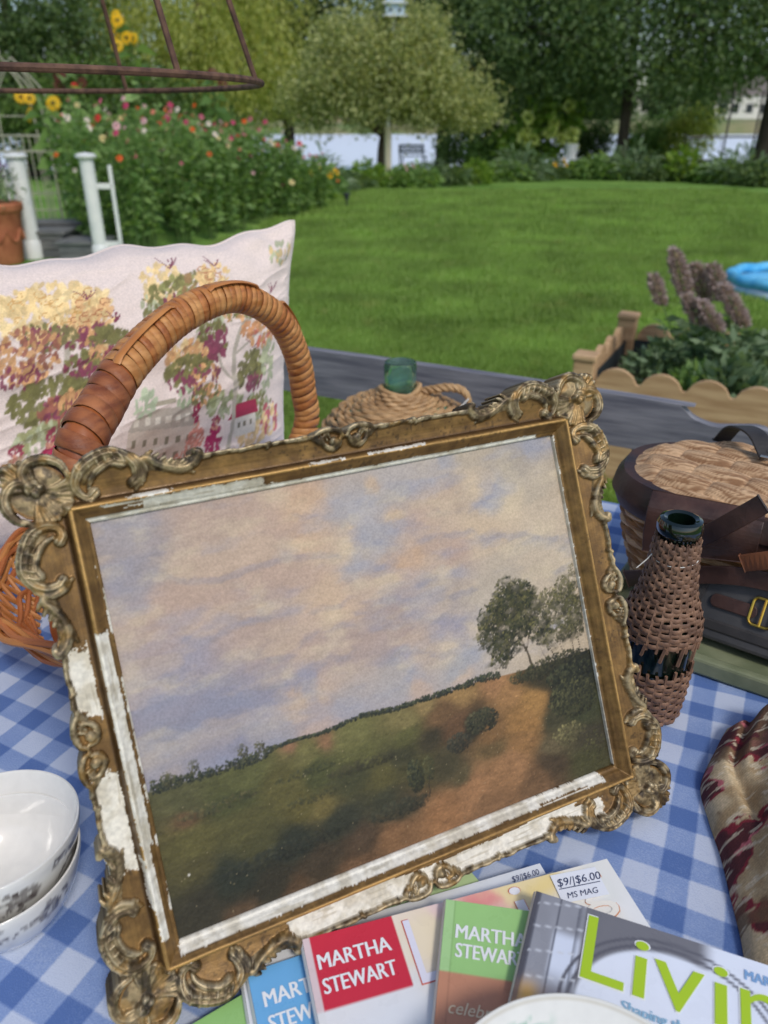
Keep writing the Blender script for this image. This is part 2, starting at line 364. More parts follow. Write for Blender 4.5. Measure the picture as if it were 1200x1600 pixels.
for cx, cy in ((-1, 1), (1, 1), (1, -1), (-1, -1)):
    # corner shell: fan pointing outwards, two C-scrolls beside it, inner fan towards the picture
    ow = newown('corner_shell')
    W = lambda p: [(cx * (CX + a), cy * (CY + b)) for a, b in jit(p, .3)]
    stroke(W([(-.5, -.5), (.5, .5)]), [16.5, 16.5], ow, -1.2, 3, zs=.16)
    stroke(W([(-14, -2), (-8, -8), (-2, -14)]), [7, 8, 7], ow, -2, 4, zs=.55)
    stroke(W([(-8, 4), (0, 0), (4, -8)]), [8, 10, 8], ow, -3, 4, zs=.5)
    stroke(W([(4, 4), (9, 9), (13, 13)]), [5, 6, 6], ow, -2, 4, zs=.5)
    for k in range(7):                                      # outer fan ribs
        a = R_(8 + k * 12.5); rl = 20.5 - abs(k - 3) * 1.1
        stroke(W([(4 * math.cos(a), 4 * math.sin(a)), (11 * math.cos(a), 11 * math.sin(a)), (rl * math.cos(a), rl * math.sin(a))]), [.7, 1.3, 2.0], ow, 2.0, 4)
    for k in range(13):                                     # inner fan ribs
        a = R_(168 + k * 9.2); rl = 19.5 - .022 * (k - 6) ** 2
        stroke(W([(3.5 * math.cos(a), 3.5 * math.sin(a)), (11 * math.cos(a + .08), 11 * math.sin(a + .08)), (rl * math.cos(a), rl * math.sin(a))]), [.5, 1.05, 1.7], ow, 1.4 + .3 * (k % 2), 4)
    for k in range(9):                                      # frilled edge of the inner fan
        a = R_(172 + k * 12); stroke(W([(18.5 * math.cos(a - .08), 18.5 * math.sin(a - .08)), (19.8 * math.cos(a), 19.8 * math.sin(a)), (18.5 * math.cos(a + .1), 18.5 * math.sin(a + .1))]), [1.2, 1.7, 1.2], ow, 1.2, 3)
    sc1 = [(1, 3.5), (5, 5.5), (6, 11), (1.5, 16.5), (-7, 18), (-15, 13.5), (-18.5, 6)]
    stroke(W(sc1), [3.2, 2.7, 2.7, 3.1, 3.3, 2.8, 1.9], ow, 2.4, 6, flute=.36)
    stroke(W([(b, a) for a, b in sc1]), [3.2, 2.7, 2.7, 3.1, 3.3, 2.8, 1.9], ow, 2.4, 6, flute=.36)
    for p in ((3, 3.2), (.2, -1.5), (-2.2, .6)): stroke(W([p, (p[0] + .4, p[1] + .4)]), [2.6, 2.6], ow, 3.6, 2)
    # scrolls and acanthus on both sides of the corner
    for ax in (0, 1):
        if ax == 0: W2 = lambda p, a=.35: [(cx * (CX - s), cy * (CY + t)) for s, t in jit(p, a)]
        else: W2 = lambda p, a=.35: [(cx * (CX + t), cy * (CY - s)) for s, t in jit(p, a)]
        ow = newown('scroll')
        stroke(W2([(31, -6.5), (28, -9), (23.5, -7), (21, -.5), (24, 7.5), (32, 13), (43, 15.6), (52, 12.6), (57, 5.5), (56.5, -1.5), (54, -4)]),
               [3.5, 2.9, 2.4, 3.0, 3.8, 4.2, 4.0, 3.5, 3.1, 3.1, 3.4], ow, 2.0, 6, flute=.4)
        stroke(W2([(26, 1), (33, 8.5), (43, 11), (51, 7)]), [2.2, 3.2, 3.2, 2.2], ow, -.6, 5, zs=.7)
        for k in range(6): q = 26 + k * 5; tt = np.interp(q, [24, 32, 43, 52, 57], [7.5, 13, 15.6, 12.6, 5.5]); stroke(W2([(q, tt - 4.6), (q - 1.4, tt - 1), (q - 3.0, tt + 2.4)], .2), [.5, .8, .6], ow, 5.0, 3)
        stroke(W2([(49, 8), (44, 9.4), (36, 6.5), (30, 1), (28.4, -4)]), [3.4, 2.8, 2.4, 1.8, 1.0], ow, 2.2, 6, flute=.3)
        stroke(W2([(52, 15), (59, 10), (62, 3), (59.5, -3)]), [1.2, 2.0, 2.2, 2.6], ow, 2.0, 5)
        for k in range(3): stroke(W2([(60 - k * 2, -4.5 - k * 1.2), (58.8 - k * 2, -6.3 - k * 1.1)]), [1.5, 1.2], ow, 1.2, 3)
        ow = newown('acanthus_leaf')
        stroke(W2([(57, 6), (64, 8.5), (70, 4), (78, .2), (87, -1.2), (93.5, 1.8), (96.5, 6.5), (93.5, 8.2)]), [2.0, 2.5, 2.3, 2.4, 2.6, 2.8, 3.0, 2.6], ow, 1.7, 6)
        stroke(W2([(58, 3), (66, 4.5), (76, 2.0), (86, 1.2), (92, 3.5)]), [3.5, 4.2, 4.0, 4.2, 3.5], ow, -1.2, 5, zs=.6)
        for k in range(8):                                  # leaflets springing from the stem
            s = 64 + k * 3.7; t = np.interp(s, [57, 64, 70, 78, 87, 93], [6, 8.5, 4, .2, -1.2, 1.8])
            stroke(W2([(s, t), (s + 1.2, t + 2.4), (s + 4.2, t + 4.0 + .4 * (k % 2))], .25), [1.9, 2.0, 1.3], ow, .7 + .5 * (k % 2), 4)
        for k in range(5):
            s = 68 + k * 4.6; t = np.interp(s, [57, 64, 70, 78, 87, 93], [6, 8.5, 4, .2, -1.2, 1.8])
            stroke(W2([(s, t), (s + 2, t - 2.3), (s + 5.2, t - 3.6)], .25), [1.5, 1.6, .9], ow, .6, 4)
        Lh = CX if ax == 0 else CY; e = Lh - 27
        ow = newown('edge_rim')
        if not (cx == -1 and ax == 1 and False):
            ss = np.linspace(97, e, 9); stroke(W2([(s, 4.6 + .5 * math.sin(s * .3)) for s in ss], .2), [2.2, 1.7, 1.6, 1.5, 1.8, 1.6, 1.5, 1.7, 2.1], ow, 1.5, 4)
            sm = (97 + e) / 2 + 8; stroke(W2([(sm, 3.2), (sm + 1.5, 5)]), [1.6, 2.0], ow, 1.8, 3)
# centre cartouches: two little shells back to back on every side
for ax, sg in ((0, 1), (0, -1), (1, 1), (1, -1)):
    ow = newown('cartouche')
    for s_ in (-1, 1):
        if ax == 0: W3 = lambda p: [(s_ * q, sg * (CY + t)) for q, t in jit(p, .25)]
        else: W3 = lambda p: [(sg * (CX + t), s_ * q) for q, t in jit(p, .25)]
        stroke(W3([(1.5, 2.2), (4, 6), (10, 8), (17, 7.2), (22.5, 4.5), (28, 5.2)]), [1.6, 2.0, 2.2, 2.0, 1.7, 1.6], ow, 2.0, 5)
        stroke(W3([(3.2, 1), (4.8, -3.6), (10, -5.2), (15, -2.2), (16.5, 2.2), (13.5, 4.2)]), [1.7, 1.9, 2.1, 1.8, 1.5, 1.1], ow, 1.7, 5)
        stroke(W3([(7.6, -1.3), (8.4, -.6)]), [3.5, 3.3], ow, 2.0, 2)
        for k in range(4): stroke(W3([(10 + k * 2.4, 1 - .2 * k), (12 + k * 2.6, 4.8 - k * .5)]), [.8, 1.2], ow, 1.6, 3)
        stroke(W3([(18, 0), (22, 2.5)]), [1.8, 1.2], ow, .8, 3)
# soften the relief a little and roughen it
def blur(A):
    P = np.pad(A, 1, mode='edge'); return (P[:-2, 1:-1] + P[2:, 1:-1] + P[1:-1, :-2] + P[1:-1, 2:] + 4 * P[1:-1, 1:-1]) / 8
Hb = blur(H); near_o = blur(blur(blur((OWN > 7) * 1.0))); H = np.where(OWN > 7, Hb, H * (1 - near_o) + blur(blur(Hb)) * near_o)
low = H.copy()
for _ in range(9): low = blur(low)
CURV = H - low
wear = fbm(GX * .22, GY * .22, 4, 21); fine = fbm(GX * .9, GY * .9, 2, 8)
H = H + np.where(OWN > 7, .35 * (wear - .5) + .25 * (fine - .5), .12 * (wear - .5))
# ---- colours: dull gilding, patina, and gesso where the gilding has flaked off
n_big = fbm(GX * .03, GY * .03, 4, 31); n_mid = fbm(GX * .12, GY * .12, 4, 41); n_e = fbm(GX * .35, GY * .35, 3, 51); n_f = fbm(GX * 1.1, GY * 1.1, 2, 57)
along = np.where(horiz, GX, GY); streak = fbm(np.where(horiz, GX * .03, GY * .03), r * 1.1, 3, 61)
def mixc(a, b, t): return a * (1 - t[..., None]) + b * t[..., None]
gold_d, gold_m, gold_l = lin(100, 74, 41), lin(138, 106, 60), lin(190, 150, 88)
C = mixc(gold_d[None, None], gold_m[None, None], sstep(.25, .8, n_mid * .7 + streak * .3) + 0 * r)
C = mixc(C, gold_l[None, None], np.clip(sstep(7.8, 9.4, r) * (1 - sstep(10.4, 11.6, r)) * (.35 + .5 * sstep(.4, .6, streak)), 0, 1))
C = mixc(C, lin(66, 48, 30)[None, None], np.clip(sstep(11.4, 12.4, r) * (1 - sstep(14, 15.5, r)) * .75, 0, 1))     # darker brown line at the foot of the moulding
orn = OWN > 7
patina = mixc(lin(80, 65, 44)[None, None], lin(152, 133, 98)[None, None], sstep(.33, .66, wear * .55 + n_mid * .45))
patina = mixc(patina, lin(60, 52, 42)[None, None], sstep(.56, .72, fbm(GX * .16, GY * .16, 3, 77)) * .8)
patina = mixc(patina, lin(150, 116, 62)[None, None], sstep(.55, .7, fbm(GX * .09, GY * .09, 3, 97)) * .6)
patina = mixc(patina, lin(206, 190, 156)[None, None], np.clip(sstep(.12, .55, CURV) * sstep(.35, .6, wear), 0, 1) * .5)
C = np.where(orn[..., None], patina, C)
# flaking, side by side.  chip > 0 is bare gesso
chip = np.full(GX.shape, -1.)
def chipzone(sd, a0, a1, r0, r1, s=.0, ragged=1.0):
    """gesso showing on side sd between a0..a1 along it and r0..r1 across it"""
    global chip
    da = np.minimum(along - a0, a1 - along) / 6; dr = np.minimum(r - r0, r1 - r) / 1.0
    f = np.minimum(da, dr) + ragged * (n_e - .5) * 1.1 + ragged * (n_mid - .5) * 1.5 + ragged * (n_f - .5) * .9 + s
    chip = np.where(side == sd, np.maximum(chip, f), chip)
chipzone(0, -168, -62, -1, 2.9, .8); chipzone(0, -160, -60, 3.1, 8.4, .1); chipzone(0, -70, 150, -1, 2.4, .5, .7)      # top
for a0, a1 in ((-150, -120), (-32, -4), (12, 62)): chipzone(0, a0, a1, 9.6, 12.2, -.3)
chip = np.where((side == 0) & (r > 3) & (r < 7) & (along < -138), chip - 2.2, chip)
chipzone(3, -62, 62, 4.0, 10.2, .7, .6); chipzone(3, -122, -55, 6.0, 9.6, .4, .7); chipzone(3, -52, -112 + 170, 3.2, 6.0, -.9)        # left
for a0, a1 in ((62, 96), (-30, 40), (-45, -30), (-70, -60), (-112, -90)): chipzone(3, a0, a1, -1, 2.0, -.6)
chipzone(3, -82, 118, 2.2, 3.6, -1.0)
chipzone(3, 22, 58, 16.5, 40, .4); chipzone(3, -76, -22, 15.0, 40, .6); chipzone(3, -104, -70, 9.5, 12.8, -.4)
chipzone(2, -165, 150, -1, 5.2, .75, .8); chipzone(2, -168, -20, 10.8, 13.0, -.3); chipzone(2, -120, 120, 10.6, 13.2, -.8)               # bottom
chipzone(2, -96, 122, 15.4, 40, 1.0, .8); chipzone(2, 110, 150, 18.5, 40, .3)
chip = np.where((side == 2) & (r < 5) & (np.abs(along - 118) < 22), chip - 1.6, chip)
chip = np.where((side == 2) & (np.abs(along - 30) < 55) & (r > 13.6) & (r < 19 - np.abs(along - 30) * .06), chip - 2.4, chip)
chipzone(1, -130, 130, -1, .9, .2, .4)                                                                                        # right: only a pale edge
chip = np.where(orn, -1, chip)
t = sstep(-.02, .05, chip); ring = np.exp(-(chip - .02) ** 2 / .02) * 0
gesso = mixc(lin(196, 188, 170)[None, None], lin(220, 215, 202)[None, None], sstep(.3, .6, n_mid))
gesso = mixc(gesso, lin(170, 160, 138)[None, None], sstep(.62, .72, fbm(np.where(horiz, GX * .05, GX * .5), np.where(horiz, GY * .6, GY * .05), 3, 15)) * .6)
C = mixc(C, gesso, t); H = H - .45 * t
spots = sstep(.72, .78, vn(GX * .55, GY * .55, 5)) * sstep(.5, .6, n_big) * (1 - t); C = mixc(C, lin(50, 38, 26)[None, None], spots * .5)
metalmask = 1 - t
M_FRAME = mat('aged_gilding', attr=True, rough=.47, bump=.25, bscale=900, bdist=.0006, scale=300, attr_mul=.16, rvar=.14, spec=.5)
_N = M_FRAME.node_tree.nodes; _a = [n for n in _N if n.type == 'ATTRIBUTE'][0]; _b = [n for n in _N if n.type == 'BSDF_PRINCIPLED'][0]
_mm = _N.new('ShaderNodeMath'); _mm.operation = 'MULTIPLY'; _mm.inputs[1].default_value = .42
M_FRAME.node_tree.links.new(_a.outputs['Alpha'], _mm.inputs[0]); M_FRAME.node_tree.links.new(_mm.outputs[0], _b.inputs['Metallic'])
# ---- mesh, one object for every piece
ins = inside & (r >= -G * .2)
cell = ins[:-1, :-1] & ins[1:, :-1] & ins[:-1, 1:] & ins[1:, 1:]; cown = OWN[:-1, :-1]
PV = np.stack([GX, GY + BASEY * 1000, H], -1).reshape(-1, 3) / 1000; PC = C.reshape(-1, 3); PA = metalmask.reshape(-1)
jj, ii = np.nonzero(cell); a = jj * NXG + ii; quads = np.stack([a, a + 1, a + NXG + 1, a + NXG], 1); qown = cown[jj, ii]
pad = np.pad(cell, 1); BACK = -.012
walls = []; wown = []
for dj, di, c0, c1 in ((-1, 0, 0, 1), (0, 1, 1, 2), (1, 0, 2, 3), (0, -1, 3, 0)):
    nb = pad[jj + 1 + dj, ii + 1 + di]; k = ~nb; walls.append(quads[k][:, [c0, c1]]); wown.append(qown[k])
walls = np.concatenate(walls); wown = np.concatenate(wown)
for ow in range(len(names)):
    q = quads[qown == ow]; w = walls[wown == ow]
    if len(q) < 6: continue
    top = np.unique(np.concatenate([q.ravel(), w.ravel()])); lut = np.zeros(NXG * NYG, np.int64); lut[top] = np.arange(len(top))
    V = PV[top]; cols = PC[top]; al = PA[top]; Q = lut[q]
    if len(w):
        wv = np.unique(w); lb = np.zeros(NXG * NYG, np.int64); lb[wv] = np.arange(len(wv)) + 2 * len(top) * 0 + len(top)
        Vt = PV[wv]; Vb = Vt.copy(); Vb[:, 2] = BACK
        lt2 = np.zeros(NXG * NYG, np.int64); lt2[wv] = np.arange(len(wv)) + len(top); lb[wv] = np.arange(len(wv)) + len(top) + len(wv)
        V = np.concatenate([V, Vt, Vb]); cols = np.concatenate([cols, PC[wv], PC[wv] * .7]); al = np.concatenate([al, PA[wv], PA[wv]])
        Q = np.concatenate([Q, np.stack([lt2[w[:, 1]], lt2[w[:, 0]], lb[w[:, 0]], lb[w[:, 1]]], 1)])
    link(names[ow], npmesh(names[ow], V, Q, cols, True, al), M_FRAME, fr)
MB().box((0, BASEY, -.008), (.372, .296, .006)).build('backing_board', M_OLDWOOD, fr)

# ------------------------------------------------------------ the canvas
PW, PH = 500, 390
px = np.linspace(-SX - 1, SX + 1, PW); py = np.linspace(-SY - 1, SY + 1, PH); X, Y = np.meshgrid(px, py)
def rbf(X, Y, pts, warp, seed, power=2.2, asp=1.0):
    wx = X + warp * 2 * (fbm(X * .035, Y * .035, 5, seed) - .5); wy = Y + warp * 1.4 * (fbm(X * .035, Y * .045, 5, seed + 7) - .5)
    den = 0; num = 0
    for (x, y, c, s) in pts:
        w = 1 / ((((wx - x) * asp) ** 2 + (wy - y) ** 2) / s ** 2 + .08) ** power; den = den + w; num = num + w[..., None] * lin(c)
    return num / den[..., None]
pk, pk2, wm, cr, bl, lv, gr, lv2 = (186, 163, 150), (176, 156, 146), (203, 172, 142), (216, 202, 174), (156, 168, 186), (142, 146, 170), (176, 168, 162), (128, 134, 160)
sky = [(-155, 120, (140, 146, 162), 20), (-150, 95, (136, 142, 160), 18), (-100, 118, pk2, 30), (-70, 95, pk, 36), (-120, 70, pk, 34), (-80, 45, pk2, 30), (-30, 118, wm, 13), (-42, 96, wm, 16), (-20, 80, cr, 8),
       (0, 108, bl, 18), (12, 84, bl, 15), (-8, 70, bl, 9), (40, 126, bl, 16), (20, 118, (196, 176, 156), 5), (66, 128, bl, 15), (-8, 96, (200, 176, 150), 4), (30, 98, (198, 176, 150), 5), (95, 128, (182, 176, 160), 17), (130, 120, (172, 170, 160), 17), (155, 126, bl, 10),
       (70, 104, (188, 170, 152), 15), (95, 106, cr, 9), (52, 92, pk, 10), (112, 98, bl, 12), (125, 84, cr, 13), (155, 88, (190, 184, 166), 20), (100, 70, (206, 188, 160), 19), (150, 50, (198, 190, 170), 24), (70, 62, pk, 16), (25, 58, wm, 12), (45, 66, wm, 8), (-30, 50, (208, 180, 152), 18),
       (-130, 40, lv, 15), (-60, 22, pk, 17), (10, 36, pk2, 18), (60, 36, gr, 18), (70, 46, (158, 162, 176), 9), (-150, 20, lv, 26), (-110, 5, lv2, 30), (-60, 0, lv, 15), (-20, 20, pk2, 14), (25, 12, pk2, 14), (45, 14, lv, 11), (20, 0, lv, 10), (60, 10, lv, 10), (80, 0, cr, 14), (50, -2, cr, 12), (30, -6, (196, 178, 158), 9), (100, 30, (190, 182, 164), 22),
       (-40, -4, pk, 9), (-72, -10, wm, 10), (-50, -14, (190, 165, 142), 7), (-120, -18, lv2, 16), (-155, -15, (134, 140, 160), 18), (-90, -26, (160, 160, 170), 14), (-30, -22, (162, 164, 174), 13), (10, -16, (160, 166, 178), 12), (60, -16, (158, 164, 172), 13), (-150, -31, (158, 152, 156), 8), (20, -29, (200, 176, 156), 7), (60, -28, (205, 184, 160), 7), (-60, -33, (190, 168, 156), 7), (110, -10, (206, 190, 160), 18), (150, 0, (200, 188, 160), 22), (150, -30, (196, 178, 140), 15)]
Cc = rbf(X, Y, sky, 13, 3, 2.0, .8); Cc = Cc * .66 + (lin(186, 166, 152) * (sstep(-40, 90, Y))[..., None] + lin(160, 156, 164) * (1 - sstep(-40, 90, Y))[..., None]) * .34; Cc = Cc * np.array([1.05, .985, .93])
cl = fbm(X * .020 + .4, Y * .055, 6, 121); cl2 = fbm(X * .020 + .4, (Y + 5) * .055, 6, 121); amt = sstep(-36, -10, Y); hole = 1 - .85 * np.exp(-((X - 12) / 34) ** 2 - ((Y - 98) / 26) ** 2)
Cc = mixc(Cc, np.broadcast_to(lin(212, 188, 160), Cc.shape), sstep(.50, .62, cl) * .30 * amt * hole); Cc = mixc(Cc, np.broadcast_to(lin(150, 146, 154), Cc.shape), sstep(.52, .62, cl2) * (1 - sstep(.50, .58, cl)) * .42 * amt)
n4 = fbm(X * .06, Y * .09, 4, 14); Cc = Cc * (1 + .20 * (n4 - .5))[..., None]
Cc = mixc(Cc, np.broadcast_to(lin(224, 206, 172), Cc.shape), sstep(.48, .80, fbm(X * .045 + .3 * n4, Y * .085, 5, 71)) * .34 * sstep(-36, 0, Y))
Cc = mixc(Cc, np.broadcast_to(lin(146, 152, 174), Cc.shape), sstep(.48, .8, fbm(X * .03, Y * .08, 5, 83)) * .35)
og, dg, mg, br, dk, sb, rd = (92, 86, 48), (44, 48, 38), (74, 76, 44), (112, 82, 52), (34, 34, 28), (70, 62, 44), (150, 108, 72)
gnd = [(-150, -48, (86, 84, 54), 12), (-110, -46, (92, 92, 54), 12), (-70, -46, (110, 104, 62), 10), (-30, -44, (112, 108, 64), 9), (0, -46, (124, 112, 70), 9), (20, -40, (140, 118, 76), 6), (-78, -40, (140, 104, 76), 5), (-50, -40, (138, 104, 74), 5), (50, -40, (150, 118, 74), 8),
       (-150, -62, (100, 76, 52), 8), (-120, -60, mg, 13), (-90, -62, og, 13), (-60, -60, mg, 12), (-30, -58, (96, 94, 54), 11), (0, -56, (90, 88, 50), 10), (30, -52, (112, 84, 56), 10), (40, -62, (96, 70, 48), 12), (20, -66, (60, 54, 38), 9), (-5, -66, (62, 60, 40), 10), (-40, -72, (66, 66, 42), 12),
       (-150, -78, og, 13), (-115, -78, (84, 80, 46), 13), (-80, -76, (96, 88, 48), 10), (-60, -82, (110, 98, 56), 10), (-20, -78, (88, 82, 46), 10), (10, -80, (74, 70, 42), 10), (-150, -95, (80, 74, 44), 11), (-110, -92, (72, 70, 42), 11), (-130, -106, dg, 13), (-90, -100, dg, 14), (-50, -96, (52, 54, 42), 13), (-20, -94, (58, 58, 42), 10), (-10, -104, (66, 60, 44), 10),
       (-150, -120, (54, 50, 38), 14), (-110, -120, (52, 48, 36), 14), (-130, -130, (90, 70, 50), 7), (-70, -118, (66, 56, 42), 13), (-40, -112, (80, 64, 48), 11), (-90, -130, (86, 66, 46), 9), (-50, -130, (110, 82, 58), 10), (-15, -120, (128, 94, 64), 11), (20, -118, rd, 12), (50, -112, (156, 114, 78), 12), (80, -106, (152, 112, 76), 12), (60, -124, (130, 96, 66), 12), (95, -92, (144, 106, 66), 10), (100, -75, (152, 112, 66), 11), (112, -62, (160, 120, 70), 9), (92, -52, (156, 116, 74), 8), (82, -42, (158, 116, 78), 7), (75, -74, (124, 92, 58), 9), (70, -88, (104, 84, 54), 9), (62, -66, (44, 44, 34), 9),
       (30, -84, (70, 64, 44), 10), (40, -96, (84, 74, 50), 8), (128, -48, (60, 54, 36), 10), (150, -52, dk, 14), (140, -66, (46, 46, 34), 12), (155, -80, (60, 62, 40), 13), (130, -80, (70, 66, 46), 9), (140, -96, (92, 84, 58), 9), (160, -104, (64, 58, 44), 12), (125, -100, (96, 84, 60), 9), (120, -114, (74, 60, 44), 10), (150, -120, (70, 68, 42), 12), (100, -122, (112, 84, 58), 10)]
gc = rbf(X, Y, gnd, 9, 23, 2.2, .75)
gc = gc * (1 + .55 * (fbm(X * .12, Y * .3, 4, 33) - .5) + .3 * (fbm(X * .6, Y * .9, 2, 35) - .5))[..., None]
hzn = np.interp(X, [-170, -120, -96, -90, -75, -56, -40, -27, 0, 40, 76, 92, 120, 170], [-38, -39, -40, -36, -34.5, -36, -35, -33, -36, -36, -35, -37, -38, -38]) + .8 * (fbm(X * .2, X * 0, 2, 6) - .5)
Cc = mixc(Cc, gc, sstep(-.5, .4, hzn - Y))
def dab(x, y, s, c, a=.8, asp=1.0, ang=0):
    i0, i1 = np.searchsorted(px, x - 1.5 * s), np.searchsorted(px, x + 1.5 * s); j0, j1 = np.searchsorted(py, y - 1.5 * s), np.searchsorted(py, y + 1.5 * s)
    if i1 <= i0 or j1 <= j0: return
    dx, dy = X[j0:j1, i0:i1] - x, Y[j0:j1, i0:i1] - y; u = dx * math.cos(ang) + dy * math.sin(ang); v = (-dx * math.sin(ang) + dy * math.cos(ang)) * asp
    w = (a * (1 - sstep(.6, 1.1, np.sqrt(u * u + v * v) / s)))[..., None]; Cc[j0:j1, i0:i1] = Cc[j0:j1, i0:i1] * (1 - w) + lin(c) * w
rp_ = np.random.RandomState(5)
def blob(cx, cy, rx, ry, n, cols, s0=.7, s1=1.6, a=.75):
    for i in range(n):
        q = rp_.rand() ** .6; th = rp_.rand() * 6.28; x, y = cx + rx * q * math.cos(th), cy + ry * q * math.sin(th)
        c = np.array(cols[rp_.randint(len(cols))]) * (.82 + .36 * rp_.rand()); hl = 1 + .25 * ((y - cy) / ry) - .15 * ((x - cx) / rx); dab(x, y, s0 + (s1 - s0) * rp_.rand(), c * hl, a, .8 + rp_.rand(), rp_.rand() * 3)
# tree line on the horizon
for i in range(420):
    x = -168 + rp_.rand() ** 1.1 * 255; hgt = np.interp(x, [-168, -150, -140, -120, -105, -96, -85, -60, -30, 20, 80], [11, 9, 7, 8, 9, 9, 2.5, 2.5, 4, 4.5, 7])
    blob(x, np.interp(x, px, hzn[0]) - .5 + hgt * .22 * (.7 + .6 * vn(x * .35, 0, 2)), 1.8, hgt * .42, 6, [(46, 52, 42), (60, 64, 48), (74, 74, 52), (40, 46, 42)], .5, 1.2, .9)
for x, y, s in ((-157, -36, 5), (-140, -34, 4.6), (-108, -34, 4.5), (-97, -35, 4.5)): blob(x, y + 3, s * .8, s, 60, [(62, 64, 48), (80, 78, 56), (96, 92, 66)], .5, 1.1)
# big tree on the bank
def stroke_p(p0, p1, w, c):
    for k in range(26): t = k / 25; dab(p0[0] + (p1[0] - p0[0]) * t + .5 * math.sin(t * 9), p0[1] + (p1[1] - p0[1]) * t, w * (1.1 - .5 * t), c, .8)
for p0, p1, w in (((120, -50), (113, -22), 1.7), ((113, -22), (104, 4), 1.2), ((113, -24), (124, -4), 1.0), ((112, -20), (94, -10), .8), ((143, -50), (128, -8), .9), ((148, -50), (140, 2), .8), ((154, -48), (158, -6), .9), ((136, -48), (122, -16), .7), ((160, -50), (164, 0), .8)): stroke_p(p0, p1, w, (70, 60, 44))
for x, y, rx, ry, n in ((126, 10, 12, 14, 50), (130, -14, 12, 12, 50), (104, 14, 15, 13, 60), (90, 2, 13, 14, 55), (118, 16, 12, 11, 45), (96, -16, 14, 10, 45), (112, -4, 14, 10, 50), (144, 2, 13, 14, 34), (158, 6, 11, 16, 46), (150, -18, 15, 10, 44), (164, -6, 7, 24, 40)): blob(x, y, rx * .85, ry * .85, n, [(56, 56, 36), (68, 66, 42), (46, 48, 32)], 1.6, 3.2, .6)
leafc = [(40, 44, 28), (54, 56, 34), (72, 70, 42), (96, 90, 54), (34, 36, 26)]
for x, y, rx, ry, n in ((104, 14, 15, 14, 560), (90, 4, 13, 15, 460), (118, 18, 12, 12, 380), (96, -16, 15, 11, 400), (82, -6, 8, 9, 130), (112, -4, 13, 10, 400), (90, -26, 9, 6, 90), (108, 28, 11, 6, 90), (124, 8, 10, 12, 170), (128, -12, 11, 11, 160)): blob(x, y, rx, ry, n, leafc, .6, 1.5)
for x, y, rx, ry, n in ((142, 4, 12, 14, 330), (156, 10, 10, 14, 320), (148, -16, 14, 10, 240), (162, -10, 8, 18, 260), (136, -22, 7, 8, 60), (167, 10, 5, 22, 160)): blob(x, y, rx, ry, n, [(92, 88, 54), (112, 104, 66), (72, 70, 44), (54, 54, 36)], .6, 1.3, .65)
blob(140, -40, 30, 7, 520, [(34, 36, 26), (50, 50, 34), (64, 60, 40)], .7, 1.6); blob(120, -44, 12, 5, 160, [(44, 44, 30), (66, 62, 42)], .7, 1.4); blob(150, -52, 24, 9, 620, [(34, 36, 28), (48, 50, 34), (26, 28, 22), (62, 62, 42)], .8, 1.8); blob(148, -70, 24, 16, 700, [(38, 40, 30), (56, 56, 38), (76, 74, 48)], .7, 1.7, .75); blob(104, -42, 9, 5, 110, [(52, 52, 36), (74, 70, 46)], .7, 1.4)
blob(138, -96, 16, 8, 200, [(96, 90, 60), (70, 66, 46), (118, 110, 74)], .7, 1.5, .55); blob(158, -112, 12, 12, 140, [(60, 56, 40), (82, 80, 48)], .7, 1.5, .5)
blob(66, -64, 14, 9, 460, [(38, 40, 32), (56, 56, 40), (74, 70, 50)], .7, 1.5); blob(44, -74, 10, 7, 260, [(46, 46, 38), (66, 62, 48)], .7, 1.4, .7)
blob(6, -86, 6.5, 12, 420, [(36, 40, 32), (52, 54, 38), (70, 70, 46)], .6, 1.3); blob(17, -84, 4.5, 9, 110, [(60, 62, 42), (80, 78, 52)], .6, 1.2); stroke_p((14, -102), (16, -90), .6, (52, 44, 34))
blob(-10, -104, 24, 6, 300, [(44, 46, 36), (60, 58, 44)], .7, 1.8, .5); blob(-95, -104, 40, 6, 420, [(36, 40, 34), (52, 52, 40)], .8, 2.0, .45); blob(-30, -66, 26, 4, 220, [(56, 54, 38), (66, 62, 42)], .7, 1.6, .5); blob(-130, -60, 26, 4, 200, [(58, 60, 42), (92, 84, 56)], .6, 1.4, .5); blob(-70, -58, 22, 3, 90, [(60, 62, 42), (50, 52, 38)], .6, 1.3, .5); blob(-70, -76, 18, 3, 80, [(62, 62, 40)], .7, 1.5, .5)
def brush(n, y0, y1, s0, s1, j0, j1, asp, al, tilt):
    for i in range(n):
        x, y = rp_.uniform(-168, 168), rp_.uniform(y0, y1); a_, b_ = min(PW - 1, np.searchsorted(px, x)), min(PH - 1, np.searchsorted(py, y)); c = Cc[b_, a_] * rp_.uniform(j0, j1)
        cs = np.where(c <= .0031308, c * 12.92, 1.055 * np.clip(c, 1e-6, 1) ** (1 / 2.4) - .055) * 255; dab(x, y, rp_.uniform(s0, s1), cs, al, asp, tilt + rp_.randn() * .35)
brush(3200, -30, 131, 2.0, 5.0, .90, 1.10, 2.6, .5, .25); brush(2600, -131, -40, .8, 2.6, .62, 1.45, 2.8, .5, .1); brush(1500, -131, -40, .4, 1.0, .6, 1.7, 1.6, .6, .3)
for i in range(90): dab(rp_.uniform(-168, 160), rp_.uniform(-130, -50), rp_.uniform(.25, .55), (188, 170, 130), .45)
dab(-156, -96, .9, (220, 214, 200), 1)
Cc = np.clip(Cc * (1 + .10 * (fbm(X * 1.1, Y * 1.1, 2, 44) - .5))[..., None] * .80, .004, 1)
zc = .25 * (fbm(X * .8, Y * .8, 3, 53) - .5) + .12 * fbm(X * 2.2, Y * 2.2, 2, 59)
